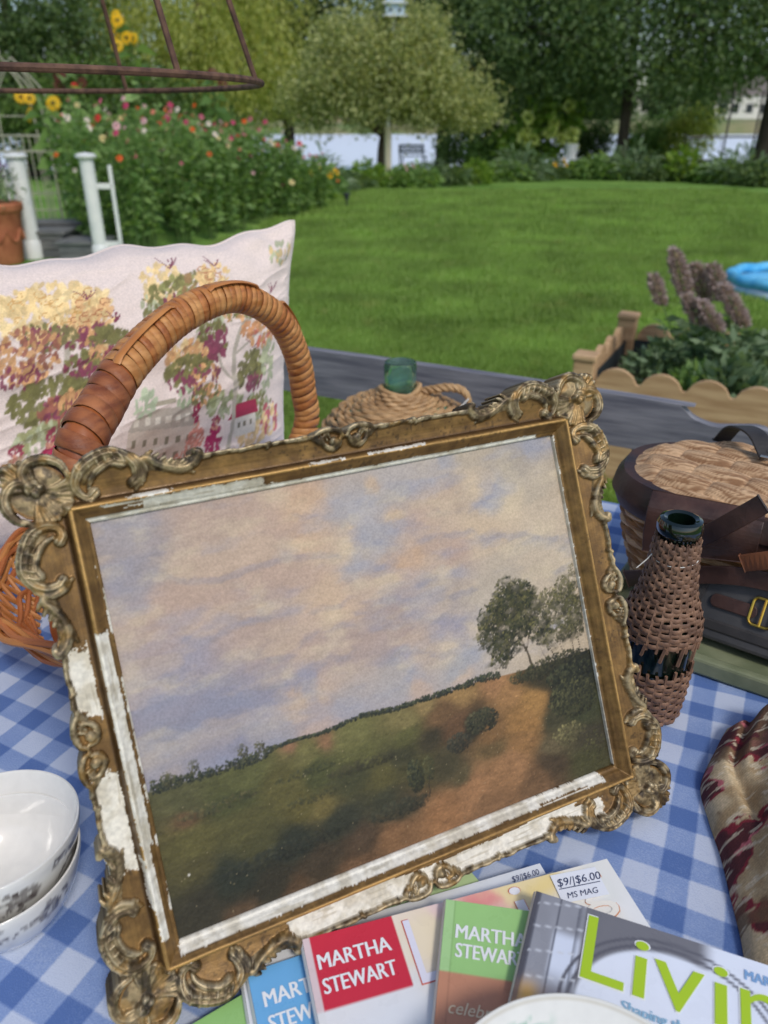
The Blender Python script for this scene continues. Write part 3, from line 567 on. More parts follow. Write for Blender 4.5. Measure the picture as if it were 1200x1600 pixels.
M_PAINT = mat('oil_paint', attr=True, rough=.42, bump=.2, bscale=1400, bdist=.0003, scale=700, attr_mul=.12, spec=.35, rvar=.08)
pm = npmesh('painting', np.stack([X, Y + BASEY * 1000, zc + .8], -1).reshape(-1, 3) / 1000, gridq(PH, PW), Cc.reshape(-1, 3))
po = link('painting', pm, M_PAINT, fr); po['label'] = 'landscape painting of a track, trees and fields beneath a pink cloudy sky'
# ============================================================ things on the table
M_WICKER = mat('honey_wicker', L(168, 100, 48), L(196, 134, 74), 14, .42, .25, 220, .0008, rvar=.1)
M_WICKER_D = mat('chestnut_wicker', L(132, 68, 34), L(176, 104, 56), 11, .4, .25, 220, .0008, rvar=.1)
# ---------------- big wicker basket with a wrapped arch handle
bk_c = np.array([-.212, .757, TZ]); hd = np.array([.31, .95, 0]); hd /= np.linalg.norm(hd); hp = np.array([hd[1], -hd[0], 0])
bk = thing('wicker_basket', 'honey coloured wicker basket with tall wrapped arch handle standing behind the gilt frame', 'basket', tuple(bk_c))
def bl_(u, v, z): return tuple(hd * u + hp * v + np.array([0, 0, z]))
BA, BB = .198, .205
def _se(v): return math.copysign(abs(v) ** .8, v)
def ell(th, k, z): return bl_(BA * k * _se(math.cos(th)), BB * k * _se(math.sin(th)), z)
# base plate of the basket, stakes, lattice and rims
mb = MB(); mb.lathe([(.001, .004), (.8, .004), (.83, .008), (.8, .012), (.001, .012)], 48)
mb.v = [bl_(x * BA, y * BB, z) for x, y, z in mb.v]; mb.build('base', M_WICKER_D, bk, True)
NS = 64
for i in range(NS):
    th = 2 * math.pi * i / NS
    for sg in (-1, 1):
        pts = [ell(th, .82, .010), ell(th + sg * .05, .92, .03), ell(th + sg * .10, .99, .052), ell(th + sg * .135, 1.03, .068)]
        MB().tube(pts, .0026, 6).build('stake', M_WICKER, bk, True)
def ring(k, z, rr, wob, ph, name, m, n=96):
    MB().tube([ell(2 * math.pi * i / n, k + wob * math.sin(i * 2 * math.pi * 14 / n + ph), z + .0035 * math.sin(i * 2 * math.pi * 14 / n + ph + 1.5)) for i in range(n)], rr, 7, closed=True).build(name, m, bk, True)
for j, (k, z) in enumerate(((.85, .014), (.86, .019), (.88, .025), (.90, .031))): ring(k, z, .0030, .012, j * 1.6, 'weaver', M_WICKER_D)
for j, (k, z) in enumerate(((.99, .046), (1.0, .053), (1.03, .061), (1.055, .066), (1.04, .072), (1.02, .069), (1.0, .064))): ring(k, z, .0036, .014, j * 1.3, 'rim_rod', M_WICKER if j % 2 else M_WICKER_D)
# handle: measured arch, wrapped in flat cane
hpts = [bk_c - hd * BA * .97 + np.array([.012, 0, .03]), bk_c - hd * BA * 1.0 + np.array([.010, 0, .15]), atd(124, 714, .640), atd(159, 634, .672), atd(208, 560, .712), atd(285, 492, .770), atd(365, 464, .83), atd(430, 494, .895), atd(462, 550, .955), atd(474, 610, 1.0), atd(476, 672, 1.035), bk_c + hd * BA * .97 + np.array([0, 0, .04])]
hpts = [np.array(p) for p in hpts]
hp3 = catmull(hpts, 26); seg = np.concatenate([[0], np.cumsum(np.linalg.norm(np.diff(hp3, axis=0), axis=1))]); HLN = seg[-1]
def hat(s): return np.array([np.interp(s, seg, hp3[:, k]) for k in range(3)])
def hrad(s): return float(np.interp(s / HLN, [0, .14, .3, .45, .62, .72, .86, 1], [.0220, .0220, .0200, .0180, .0162, .0160, .0165, .0165]))
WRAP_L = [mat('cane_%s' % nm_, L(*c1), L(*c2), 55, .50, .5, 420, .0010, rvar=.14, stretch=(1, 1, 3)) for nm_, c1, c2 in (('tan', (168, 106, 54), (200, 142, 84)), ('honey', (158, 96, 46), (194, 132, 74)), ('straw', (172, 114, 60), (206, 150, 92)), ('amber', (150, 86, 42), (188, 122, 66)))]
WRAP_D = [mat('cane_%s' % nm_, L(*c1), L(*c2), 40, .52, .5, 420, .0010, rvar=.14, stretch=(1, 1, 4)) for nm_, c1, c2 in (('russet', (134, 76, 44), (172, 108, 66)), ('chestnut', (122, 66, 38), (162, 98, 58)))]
core = MB(); n_ = 120; core.tube([hat(HLN * i / n_) - bk_c for i in range(n_ + 1)], [hrad(HLN * i / n_) - .0022 for i in range(n_ + 1)], 14); core.build('handle_core', M_WICKER_D, bk, True)
s = .03; k = 0
while s < HLN - .02:                         # every turn of the wrapping is a strip of its own
    f = s / HLN; w = float(np.interp(f, [0, .34, .40, .6, .75, 1], [.0155, .0155, .0088, .0080, .0105, .0105])) * random.uniform(.9, 1.1)
    c0 = hat(s); t = hat(s + .004) - hat(s - .004); t /= np.linalg.norm(t); rr = hrad(s)
    side_ = np.cross(t, [hp[0], hp[1], 0]); side_ /= np.linalg.norm(side_); oth = np.cross(t, side_)
    sk_ = random.uniform(.35, .7) * min(w, .010); mbs = MB(); vs_ = []; NA = 22
    for a in range(NA):
        th = 2 * math.pi * a / NA; dr = math.cos(th) * side_ + math.sin(th) * oth; slant = t * (sk_ * math.sin(th + k * .0))
        for (ds, dr_) in ((-.5, -.0009), (-.44, .0002), (0, .0005), (.44, .0001), (.5, -.0009)): vs_.append(tuple(c0 - bk_c + dr * (rr + dr_) + t * (ds * w) + slant))
    fs_ = [(a * 5 + q, ((a + 1) % NA) * 5 + q, ((a + 1) % NA) * 5 + q + 1, a * 5 + q + 1) for a in range(NA) for q in range(4)]
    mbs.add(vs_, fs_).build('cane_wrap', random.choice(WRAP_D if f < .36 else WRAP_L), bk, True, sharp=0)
    s += w * 1.04; k += 1
for (f0, f1, off) in ((.36, .47, .3), (.53, .61, .5), (.66, .72, .2)):       # flat cane running along the top of the wrapping
    pts = []
    for i in range(16):
        s = HLN * (f0 + (f1 - f0) * i / 15); t = hat(s + .004) - hat(s - .004); t /= np.linalg.norm(t); up = np.array([0, 0, 1.]) - t * t[2]; up /= np.linalg.norm(up); sd = np.cross(t, up)
        d = up * math.cos(off) - sd * math.sin(off) * -1; pts.append(tuple(hat(s) + d * (hrad(s) + (.0022 if 0 < i < 15 else -.001)) - bk_c))
    MB().tube(pts, .0048, 8, flat=.35, ref=tuple(sd)).build('cane_strip', M_WICKER, bk, True)

# ---------------- linen cushion with a printed scene
PHH = .372
def pillow():
    nx, ny = 330, 240; W, Hh = .63, PHH
    u = np.linspace(-1, 1, nx); v = np.linspace(-1, 1, ny); U, V = np.meshgrid(u, v)
    pin = 1 - .055 * (1 - np.abs(V) ** 1.5)[...]            # sides drawn in between the corners
    x = U * W / 2 * (1 - .07 * (1 - np.abs(V) ** 3)) * (1 - .035 * (U * V) ** 8); y = V * Hh / 2 * (1 - np.where(V > 0, .085, 0) * (1 - np.abs(U) ** 3)) + np.where(V > 0, V ** 6, 0) * (.005 * np.sin(U * 8.5 + .6) + .003 * np.sin(U * 21))
    puff = (np.clip(1 - np.abs(U) ** 2.4, 0, 1) ** .55) * (np.clip(1 - np.abs(V) ** 2.4, 0, 1) ** .55)
    wr = (fbm(U * 3, V * 3, 3, 4) - .5) * .020 + .0020 * (1 - 2 * np.abs(fbm(U * 2.2 + V, V * 5 - U * 2, 3, 14) - .5)) ** 6 * 1.4 + .006 * np.sin((U - V) * 18) * np.exp(-((U - .9) ** 2 + (V - .9) ** 2) / .06) + .004 * np.sin((U * 1.2 + V) * 22) * np.exp(-((U - .75) ** 2 + (V - .95) ** 2) / .05)
    zf = .092 * puff + wr * np.clip(puff * 3, 0, 1)
    # printed pattern, in centimetres
    X, Y = U * 31.5, V * 18.6
    wx = X + 1.2 * (fbm(X * .5, Y * .5, 4, 60) - .5); wy = Y + 1.2 * (fbm(X * .5, Y * .5, 4, 66) - .5)
    base = np.ones(X.shape + (3,)) * lin(226, 209, 200); base = base * (1 + .06 * (fbm(X * 2, Y * 9, 2, 3) - .5))[..., None]
    Cp = base; rs = np.random.RandomState(12)
    def dabp(x, y, s, c, a=.9, asp=1., ang=0):
        i0, i1 = np.searchsorted(u * 31.5, x - 1.4 * s), np.searchsorted(u * 31.5, x + 1.4 * s); j0, j1 = np.searchsorted(v * 18.6, y - 1.4 * s), np.searchsorted(v * 18.6, y + 1.4 * s)
        if i1 <= i0 or j1 <= j0: return
        dx, dy = X[j0:j1, i0:i1] - x, Y[j0:j1, i0:i1] - y; p = dx * math.cos(ang) + dy * math.sin(ang); q = (-dx * math.sin(ang) + dy * math.cos(ang)) * asp
        w = (a * (1 - sstep(.7, 1.05, np.sqrt(p * p + q * q) / s)))[..., None]; Cp[j0:j1, i0:i1] = Cp[j0:j1, i0:i1] * (1 - w) + lin(c) * w
    def line(p, c, w):
        for q in catmull(p, 40): dabp(q[0], q[1], w, c, .8)
    cream, tan, olive, plum, rose, sage, grey, pinkb = (226, 196, 140), (200, 152, 104), (120, 116, 68), (128, 62, 82), (160, 30, 84), (168, 172, 138), (178, 168, 152), (205, 150, 135)
    def mass(cx, cy, rx, ry, c, n, s=(.35, .9), c2=None, lean=1.3):
        n = int(n * 1.35); rx *= 1.1; ry *= 1.1
        for i in range(n):
            q = rs.rand() ** .5; th = rs.rand() * 6.28; cc = np.array(c if (c2 is None or rs.rand() < .62) else c2) * (.9 + .2 * rs.rand())
            dabp(cx + rx * q * math.cos(th), cy + ry * q * math.sin(th), s[0] + (s[1] - s[0]) * rs.rand(), cc, .93, 1.5 + .9 * rs.rand(), lean + .5 * rs.randn())
    def scribble(cx, cy, rx, ry, c, n):
        for i in range(n):
            x, y = cx + rx * rs.uniform(-1, 1), cy + ry * rs.uniform(-1, 1); r0 = rs.uniform(.4, .9)
            line([(x + r0 * math.cos(t), y + r0 * .7 * math.sin(t)) for t in np.linspace(rs.rand() * 3, rs.rand() * 3 + 3.4, 5)], c, .07)
    def twig(x, y, c=plum):
        for q in range(5): e = (x + rs.uniform(-1.6, 1.6), y + rs.uniform(.6, 1.8)); line([(x, y), ((x + e[0]) / 2 + .2, (y + e[1]) / 2), e], c, .07)
    def bigtree(ox, oy):
        line([(ox - 9, oy - 7), (ox - 8.6, oy - 1), (ox - 7.6, oy + 4), (ox - 7.6, oy + 9)], grey, .45); line([(ox - 8.2, oy + 2), (ox - 5, oy + 3.6), (ox - 2.6, oy + 6)], grey, .25); line([(ox - 8.3, oy + 1), (ox - 11, oy + 4), (ox - 12.6, oy + 6)], grey, .25); line([(ox - 8.6, oy - 2), (ox - 4, oy - .5), (ox - 1, oy + 1)], grey, .2)
        mass(ox - 8.6, oy + 11.3, 6.6, 3.4, cream, 190, (.4, 1.1), (232, 206, 152)); mass(ox - 4.2, oy + 9.6, 3.2, 2.8, (216, 172, 122), 70, (.4, .9), cream); scribble(ox - 8.6, oy + 11.5, 5.6, 2.8, (206, 160, 96), 26); scribble(ox - 4, oy + 9.8, 2.6, 2.2, (176, 118, 80), 12)
        mass(ox - 10.6, oy + 8.0, 2.6, 1.6, plum, 36, (.3, .8), olive); mass(ox - 7.2, oy + 7.4, 3.2, 1.3, (126, 118, 76), 50, (.3, .8), plum); mass(ox - 3.4, oy + 7.2, 2.2, 1.3, plum, 34, (.3, .8), tan)
        mass(ox - 12.4, oy + 6.0, 3.6, 3.2, tan, 110, (.35, .85), (150, 96, 80)); mass(ox - 13.4, oy + 3.4, 2.2, 1.5, plum, 26, (.3, .7), tan)
        mass(ox - 2.2, oy + 5.4, 3.0, 2.4, olive, 100, (.35, .9), (108, 104, 62)); mass(ox - 3.3, oy + 3.9, 2.3, 1.6, tan, 50, (.3, .8), cream); mass(ox - .2, oy + 3.8, 2.2, 1.7, plum, 50, (.3, .75), (150, 90, 84)); mass(ox - 5.4, oy + 3.6, 2.2, 1.5, olive, 40, (.3, .8), plum); mass(ox - 5.8, oy + 2.4, 1.8, .9, plum, 20, (.3, .6))
        mass(ox - 9.4, oy - .3, 5.2, 2.6, (116, 112, 66), 170, (.35, .95), olive); mass(ox - 7.2, oy - 1.6, 3.8, 1.8, (150, 92, 76), 90, (.3, .8), plum); mass(ox - 6.6, oy - .8, 2.4, 1.2, tan, 34, (.3, .7)); mass(ox - 9, oy - 4.6, 5.2, 1.5, sage, 60, (.4, .9), (150, 150, 104)); mass(ox - 5, oy - 3.2, 2.5, 1.0, olive, 30, (.3, .7), plum)
        twig(ox - 1, oy + 8.6); twig(ox - 4.6, oy + 12.2)
    bigtree(0, 0); bigtree(-23.5, -2)
    # country house with rows of windows
    m_ = (X > .6) & (X < 11.4) & (Y > -12.5) & (Y < -6.2 - .12 * (X - 1)); Cp[m_] = lin(206, 190, 174)
    m_ = (X > .4 + .6 * (Y + 6.4)) & (X < 11.6 - .5 * (Y + 7.4)) & (Y > -6.3 - .12 * (X - 1)) & (Y < -3.6 - .1 * X); Cp[m_] = lin(178, 166, 152)
    for c_ in range(6):
        for r_ in range(2): m_ = (np.abs(X - (1.6 + c_ * 1.75)) < .33) & (np.abs(Y - (-8.0 - r_ * 2.2 - .12 * c_ * 1.75)) < .5); Cp[m_] = lin(136, 126, 104)
        m_ = (np.abs(X - (1.8 + c_ * 1.6)) < .4) & (np.abs(Y - (-5.2 - .12 * c_ * 1.6)) < .5); Cp[m_] = lin(216, 206, 190)
    m_ = (np.abs(X - 5.2) < 2.4) & (np.abs(Y + 3.4) < .28); Cp[m_] = lin(160, 150, 130); mass(3, -3.0, 1.4, 1.6, (170, 182, 150), 16, (.4, .8)); mass(9.6, -3.4, 1.6, 1.2, (160, 172, 138), 16, (.4, .8))
    # middle and right-hand trees
    mass(6.2, 13.0, 2.9, 2.6, cream, 70, (.35, .9), (232, 206, 152)); mass(8.6, 11.6, 2.6, 2.2, olive, 60, (.3, .85), (150, 150, 90)); mass(5.0, 10.4, 2.0, 2.0, olive, 36, (.3, .8), sage); mass(8.4, 9.4, 2.4, 1.8, plum, 40, (.3, .8), tan); mass(11.4, 12.2, 2.2, 1.6, (150, 120, 80), 36, (.3, .8), olive); mass(14.2, 13.2, 2.6, 1.6, (222, 186, 130), 44, (.3, .85), cream); twig(7.5, 15); twig(14.4, 14.6); scribble(14, 13.2, 2, 1.2, (186, 130, 90), 8)
    mass(13.2, 6.6, 2.4, 2.4, olive, 50, (.3, .85), sage); mass(13.6, 3.6, 2.6, 2.6, olive, 70, (.3, .9), plum); mass(14.2, 2.6, 1.7, 1.9, plum, 44, (.3, .8)); mass(9.6, 2.4, 3.0, 1.6, tan, 64, (.3, .85), cream); mass(9.8, .4, 3.4, 1.7, olive, 80, (.3, .9), (104, 100, 58)); mass(9.0, -1.2, 2.4, 1.2, plum, 36, (.3, .7), olive); mass(12.6, -1.6, 2.2, 2.0, tan, 44, (.3, .8), plum); mass(12.8, -3.8, 2.4, 1.3, olive, 40, (.3, .8), tan); mass(16.4, -6.0, 3.2, 1.6, sage, 50, (.4, .9), (140, 146, 100))
    line([(17.8, -13), (18.4, -6), (17.6, 0), (18.6, 4), (20.4, 6.4)], grey, .42); line([(18.2, -3), (15.6, -.6), (14.8, 1.5)], grey, .22); line([(17.9, 1), (20.4, 2.4), (22.6, 4)], grey, .2); twig(20.6, 6); twig(21.4, 1.4)
    mass(18.2, 7.6, 2.4, 1.8, olive, 40, (.3, .8), tan); mass(21.8, 7.4, 2.0, 1.5, olive, 30, (.3, .8), sage); mass(23.4, 3.4, 2.6, 2.0, tan, 54, (.3, .85), (190, 110, 90)); mass(20.4, 4.4, 1.6, 1.0, (196, 140, 96), 20, (.3, .7)); mass(21.4, -1.8, 2.5, 2.6, olive, 80, (.3, .9), (104, 100, 58)); mass(22, -3.6, 1.5, 1.2, plum, 24, (.3, .7)); mass(25.2, -1.4, 1.6, 3.2, sage, 44, (.4, .9)); mass(23.4, -7.4, 2.8, 1.8, olive, 60, (.3, .85), sage); mass(22.6, -11.4, 3.2, 1.6, (214, 178, 128), 56, (.3, .85), cream); mass(26.2, -10, 1.8, 2.4, (190, 90, 100), 30, (.3, .8), cream); mass(27, 14.6, 2.4, 1.4, (214, 186, 130), 26, (.3, .8), sage); mass(26.4, 6.0, 1.5, 1.5, tan, 16, (.3, .7), olive); twig(25, 9)
    m_ = (X > 18.6) & (X < 23) & (Y > -11) & (Y < -8.2 + .1 * X - 2); Cp[m_] = lin(216, 206, 192)
    m_ = (Y > -8.3) & (Y < -6.3) & (X > 17.2 + .9 * (Y + 8.3)) & (X < 23.6 - .3 * (Y + 8.3)); Cp[m_] = lin(158, 38, 70)
    for c_ in range(3): m_ = (np.abs(X - (19.6 + 1.2 * c_)) < .25) & (np.abs(Y + 9.4) < .45); Cp[m_] = lin(130, 120, 100)
    line([(17.8, -13), (18.4, -6), (17.6, 0)], grey, .42)
    for cx, cy, c in ((14.9, -10.0, rose), (-9.4, -6.6, (168, 36, 78)), (-13.6, -7.6, (190, 160, 130)), (-32, -8, rose)):      # strolling figures
        mass(cx, cy - .8, 1.3, 2.0, c, 40, (.35, .7)); mass(cx - .1, cy + 1.4, .7, .7, (190, 132, 112), 6, (.3, .5)); mass(cx - .1, cy + 2.3, .8, .6, (150, 60, 80), 10, (.3, .5))
    mass(11.4, -9.8, 1.4, 1.5, (196, 128, 112), 36, (.3, .6)); mass(11.4, -7.4, .6, .7, (206, 150, 130), 6, (.3, .5)); mass(11.4, -5.9, .6, 1.2, (150, 30, 74), 16, (.3, .5)); mass(10, -11.6, 1.8, .5, (196, 128, 112), 16, (.3, .5))
    Cp = np.clip(Cp * (1 + .12 * (fbm(X * 6, Y * 6, 2, 9) - .5))[..., None], 0, 1)
    F = np.stack([x, y, zf], -1).reshape(-1, 3); B = np.stack([x, y, -zf * .9], -1).reshape(-1, 3)
    q = gridq(ny, nx); return F, B, q, Cp.reshape(-1, 3)
F, B, q, Cp = pillow()
M_LINEN = mat('printed_linen', attr=True, rough=.85, bump=.35, bscale=1500, bdist=.0006, scale=420, attr_mul=.10, sheen=.2)
pil = thing('cushion', 'pale pink linen cushion printed with trees and strolling figures, leaning behind the wicker basket', 'cushion')
pe = np.array([.768, .641, 0]); pu = np.array([.023, .122, .341]); pu /= np.linalg.norm(pu); pz_ = np.cross(pe, pu); pz_ /= np.linalg.norm(pz_)
pbr = np.array([-.155, 1.145, TZ + .010]); pil.location = tuple(pbr - pe * .3 - np.array([0, 0, .010]))
def slump(P):
    P = np.asarray(P); x, y, z = P[..., 0], P[..., 1], P[..., 2]
    return (x - .315 + .3)[..., None] * pe + (y + PHH / 2)[..., None] * pu + z[..., None] * pz_ + np.array([0, 0, .010])
sh_ = np.zeros(3); F = slump(F); B = slump(B); B[:, 2] = np.maximum(B[:, 2], .001); F[:, 2] = np.maximum(F[:, 2], .001)
link('front_panel', npmesh('front_panel', F + sh_, q, Cp), M_LINEN, pil)
B2 = B[::1]; link('back_panel', npmesh('back_panel', B + sh_, q[:, ::-1], np.tile(lin(214, 198, 190), (len(B), 1))), M_LINEN, pil)
eu = [F[i] + sh_ for i in range(0, 330, 6)]; nrow = 240
edge_pts = [F[i] for i in range(0, 330, 5)] + [F[330 * j + 329] for j in range(0, 240, 5)] + [F[330 * 239 + i] for i in range(329, -1, -5)] + [F[330 * j] for j in range(239, -1, -5)]
MB().tube([tuple(p + sh_) for p in edge_pts], .0022, 6, closed=True).build('seam_piping', mat('seam_linen', L(222, 208, 200), rough=.9), pil, True)

# ---------------- two nested transfer-printed bowls
def china_print(X, Y, seed):
    """sparse brown flower sprigs: 0..1"""
    a = fbm(X * 1.6, Y * 1.6, 4, seed); b = fbm(X * 5, Y * 5, 3, seed + 5); c = fbm(X * .6, Y * .6, 2, seed + 9)
    return sstep(.52, .57, b * .6 + a * .4 + (c - .5) * .4)
M_CHINA = mat('glazed_china', attr=True, rough=.12, spec=.6, coat=.4, scale=120, attr_mul=.03)
def bowl(name, label, c, tilt, seed, rz):
    prof = [(.0, .006), (.020, .006), (.030, .010), (.044, .022), (.053, .040), (.058, .058), (.0605, .0665), (.0612, .0672), (.0622, .0665), (.0612, .058), (.056, .040), (.046, .020), (.033, .006), (.030, .0), (.0265, .0), (.0255, .003), (.0, .003)]
    pr = catmull(prof, 5) if False else catmull(prof, 5); n = 360; th = np.linspace(0, 2 * np.pi, n, endpoint=False); T, K_ = np.meshgrid(th, np.arange(len(pr)))
    r_ = pr[K_, 0]; z_ = pr[K_, 1]; V = np.stack([r_ * np.cos(T), r_ * np.sin(T), z_], -1)
    i = np.arange(len(pr) - 1)[:, None]; j = np.arange(n)[None]; q = np.stack([i * n + j, i * n + (j + 1) % n, (i + 1) * n + (j + 1) % n, (i + 1) * n + j], -1).reshape(-1, 4)[:, ::-1]
    outer = (K_ > 41) & (K_ < 63); ax_, zz_ = T * .055, z_; col = np.ones(V.shape) * lin(226, 224, 219); msk = np.zeros(T.shape); rs_ = np.random.RandomState(seed)
    def spot(a0, z0, r0, v=.85):
        d = np.hypot((ax_ - a0 + .1728) % .3456 - .1728, zz_ - z0); np.maximum(msk, v * (1 - sstep(.7, 1.1, d / r0)), out=msk)
    for k_ in range(8):
        a0 = k_ * .0432 + rs_.uniform(-.006, .006); z0 = rs_.uniform(.036, .052)
        for p in range(7): an = p * .9; spot(a0 + 0.0062 * math.cos(an), z0 + .0058 * math.sin(an), .0040, rs_.uniform(.45, .9))
        spot(a0, z0, .002, .3)
        for st in range(5):
            an = rs_.uniform(0, 6.28); ln_ = rs_.uniform(.016, .030)
            for p in np.linspace(0, 1, 22): xx, yy = a0 + ln_ * p * math.cos(an + p * .7), z0 + .8 * ln_ * p * math.sin(an + p * .7); spot(xx, yy, .0007, .7); (p > .3 and rs_.rand() < .5) and spot(xx + rs_.uniform(-.0025, .0025), yy + rs_.uniform(-.0025, .0025), rs_.uniform(.0011, .0026), rs_.uniform(.4, .9))
    msk = msk * outer * sstep(.010, .018, zz_) * (1 - sstep(.060, .064, zz_)) * (.8 + .5 * fbm(ax_ * 500, zz_ * 500, 2, 4)); msk = np.clip(msk, 0, 1)
    col = col * (1 - msk[..., None] * .95) + lin(56, 38, 36) * msk[..., None] * .95
    o = link(name, npmesh(name, V.reshape(-1, 3), q, col.reshape(-1, 3)), M_CHINA, None, c, (R_(tilt[0]), R_(tilt[1]), rz)); o.scale = (.9,) * 3; tag(o, label, 'bowl'); return o
b0 = at(6, 1396, TZ + .025)
bowl('china_bowl', 'white china bowl with brown flowers, resting on the gingham, holding another bowl', (b0[0], b0[1], TZ + .0005), (0, 0), 3, 1.0)
bowl('china_bowl', 'white china bowl with brown flowers nested inside the other bowl', (b0[0] + .001, b0[1] + .004, TZ + .0195), (3, -2), 8, 4.0)

# ---------------- fan of magazines
def text_mesh(body, size, bold=0.0, italic=False, spacing=1.0):
    cu = bpy.data.curves.new('lettering', 'FONT'); cu.body = body; cu.size = size; cu.offset = bold; cu.space_character = spacing; cu.shear = .25 if italic else 0
    cu.resolution_u = 3; o = bpy.data.objects.new('lettering', cu); COL.objects.link(o); bpy.context.view_layer.update()
    me = bpy.data.meshes.new_from_object(o.evaluated_get(bpy.context.evaluated_depsgraph_get())); bpy.data.objects.remove(o); bpy.data.curves.remove(cu)
    co = np.empty(len(me.vertices) * 3); me.vertices.foreach_get('co', co); return me, co.reshape(-1, 3)
def boxtext(parent, body, x0, x1, yt, yb, rgb, z=.4, it=False, grow=0):
    """lettering filling the box x0..x1, yt..yb (mm from the top left corner of the cover)"""
    me, co = text_mesh(body, 1.0, .0, it); lo, hi = co.min(0), co.max(0)
    x0, x1, yt, yb = x0 - grow, x1 + grow, yt - grow, yb + grow
    co = np.stack([x0 + (co[:, 0] - lo[0]) / (hi[0] - lo[0]) * (x1 - x0), -(yb - (co[:, 1] - lo[1]) / (hi[1] - lo[1]) * (yb - yt)), co[:, 0] * 0 + z], 1) / 1000
    me.vertices.foreach_set('co', co.ravel()); me.update()
    if len(body) > 1 and not it:                               # heavier strokes: the same letters once more, a hair to the side
        bm = bmesh.new(); bm.from_mesh(me)
        for dx, dz in ((.00032, .00006), (-.00032, .00012)):
            g_ = bmesh.ops.duplicate(bm, geom=[f for f in bm.faces if f.index >= 0 and f.index < len(me.polygons)]); bmesh.ops.translate(bm, verts=[e for e in g_['geom'] if isinstance(e, bmesh.types.BMVert)], vec=(dx, 0, dz)); bm.faces.index_update()
        bm.to_mesh(me); bm.free()
    return link('lettering', me, ink(rgb), parent)
M_COVER = mat('glossy_cover', attr=True, rough=.30, spec=.45, scale=60, attr_mul=.02, rvar=.08, bump=.12, bscale=18, bdist=.002)
M_PAGES = mat('page_edges', L(214, 212, 206), L(232, 230, 224), 400, .85, stretch=(1, 1, 8))
INK = {}
def ink(rgb):
    if rgb not in INK: INK[rgb] = mat('printing_ink', L(*rgb), rough=.32, spec=.45)
    return INK[rgb]
MAGW, MAGH, MAGT = .222, .272, .0085
def magazine(label, corner, ang, ztop, art, texts, thick=MAGT, curl=.0, nx=150, ny=110, MAGW=.222, MAGH=.272):
    """corner = top-left (spine) corner on the cover; x runs along the top edge, y down the cover"""
    c = at(corner[0], corner[1], ztop); t = thing('magazine', label, 'magazine', (c[0], c[1], ztop), R_(ang), 'fanned out magazines')
    def bz(x, y): return -curl * np.exp(-(x / .010) ** 2) * thick + .0012 * np.sin(np.asarray(x) * 30) * 0
    x = np.linspace(0, MAGW, nx); y = np.linspace(0, MAGH, ny); X, Y = np.meshgrid(x, y)
    C_ = art(X * 1000, Y * 1000)
    link('cover', npmesh('cover', np.stack([X, -Y, bz(X, Y)], -1).reshape(-1, 3), gridq(ny, nx)[:, ::-1], C_.reshape(-1, 3)), M_COVER, t)
    MB().box((MAGW / 2 + .0006, -MAGH / 2, -thick / 2 - .0006), (MAGW - .0018, MAGH - .0012, thick - .0012)).build('pages', M_PAGES, t)
    sp = MB(); pr = [(-.0002, -.0003), (-.0016, -.0018), (-.0018, -thick * .5), (-.0014, -thick + .001), (0, -thick)]
    sp.v = [(a, yy, b_) for yy in (0, -MAGH) for a, b_ in pr]; sp.f = [(i, i + 1, i + 6, i + 5) for i in range(4)]; 
    spc = np.mean(C_[:, 0:3].reshape(-1, 3), 0); sp.build('spine', mat('spine_paper', tuple(float(v) for v in np.clip(spc * .25 + np.array(lin(222, 222, 220)) * .75, 0, 1)), rough=.4), t, True)
    for tx in texts: boxtext(t, *tx)
    return t
def solid(c): return lambda X, Y: np.ones(X.shape + (3,)) * lin(c)
def noiseart(X, Y, pts, seed, warp=14): return rbf(X, Y, pts, warp, seed, 1.8)
def art_green1(X, Y): c = noiseart(X, Y, [(0, 0, (150, 196, 120), 60), (80, 10, (150, 196, 120), 60), (200, 40, (190, 214, 160), 60), (100, 200, (220, 226, 200), 90)], 2); return c
def art_blue(X, Y):
    c = noiseart(X, Y, [(0, 0, (112, 176, 222), 80), (110, 160, (214, 200, 170), 60), (200, 220, (190, 120, 90), 60), (60, 220, (236, 232, 224), 70)], 5)
    m_ = (X < 62) & (Y < 52); c[m_] = lin(112, 176, 224); return c
def art_red(X, Y):
    c = noiseart(X, Y, [(80, 20, (240, 226, 196), 22), (95, 0, (236, 210, 206), 18), (120, 5, (232, 150, 148), 16), (112, 18, (238, 190, 190), 16), (100, 45, (236, 208, 150), 20), (140, 8, (240, 222, 170), 20), (170, 10, (238, 216, 150), 22), (190, 4, (240, 236, 224), 20), (210, 20, (226, 228, 224), 25), (60, 80, (228, 232, 238), 40), (110, 70, (240, 230, 206), 30), (30, 120, (232, 232, 234), 60), (150, 160, (220, 170, 150), 60), (180, 60, (240, 236, 226), 35), (215, 60, (236, 238, 240), 40)], 9, 20)
    m_ = (X < 60.5) & (Y < 48.5); c[m_] = lin(206, 52, 72); m_ = (X < 4.5); c[m_] = c[m_] * .25 + lin(226, 226, 226) * .75; return c
def art_white(X, Y): return noiseart(X, Y, [(0, 0, (226, 228, 232), 60), (200, 10, (230, 234, 240), 60), (200, 120, (200, 180, 150), 60)], 4)
def art_green2(X, Y):
    c = noiseart(X, Y, [(20, 60, (196, 140, 112), 40), (60, 90, (186, 124, 96), 40), (120, 160, (170, 110, 80), 60), (160, 80, (206, 160, 130), 50)], 12)
    m_ = (X < 62) & (Y < 48); c[m_] = lin(158, 204, 130); c[(X < 6) & (Y < 48)] = lin(170, 210, 146); m_ = (X > 5.6) & (X < 6.4); c[m_] *= .8; return c
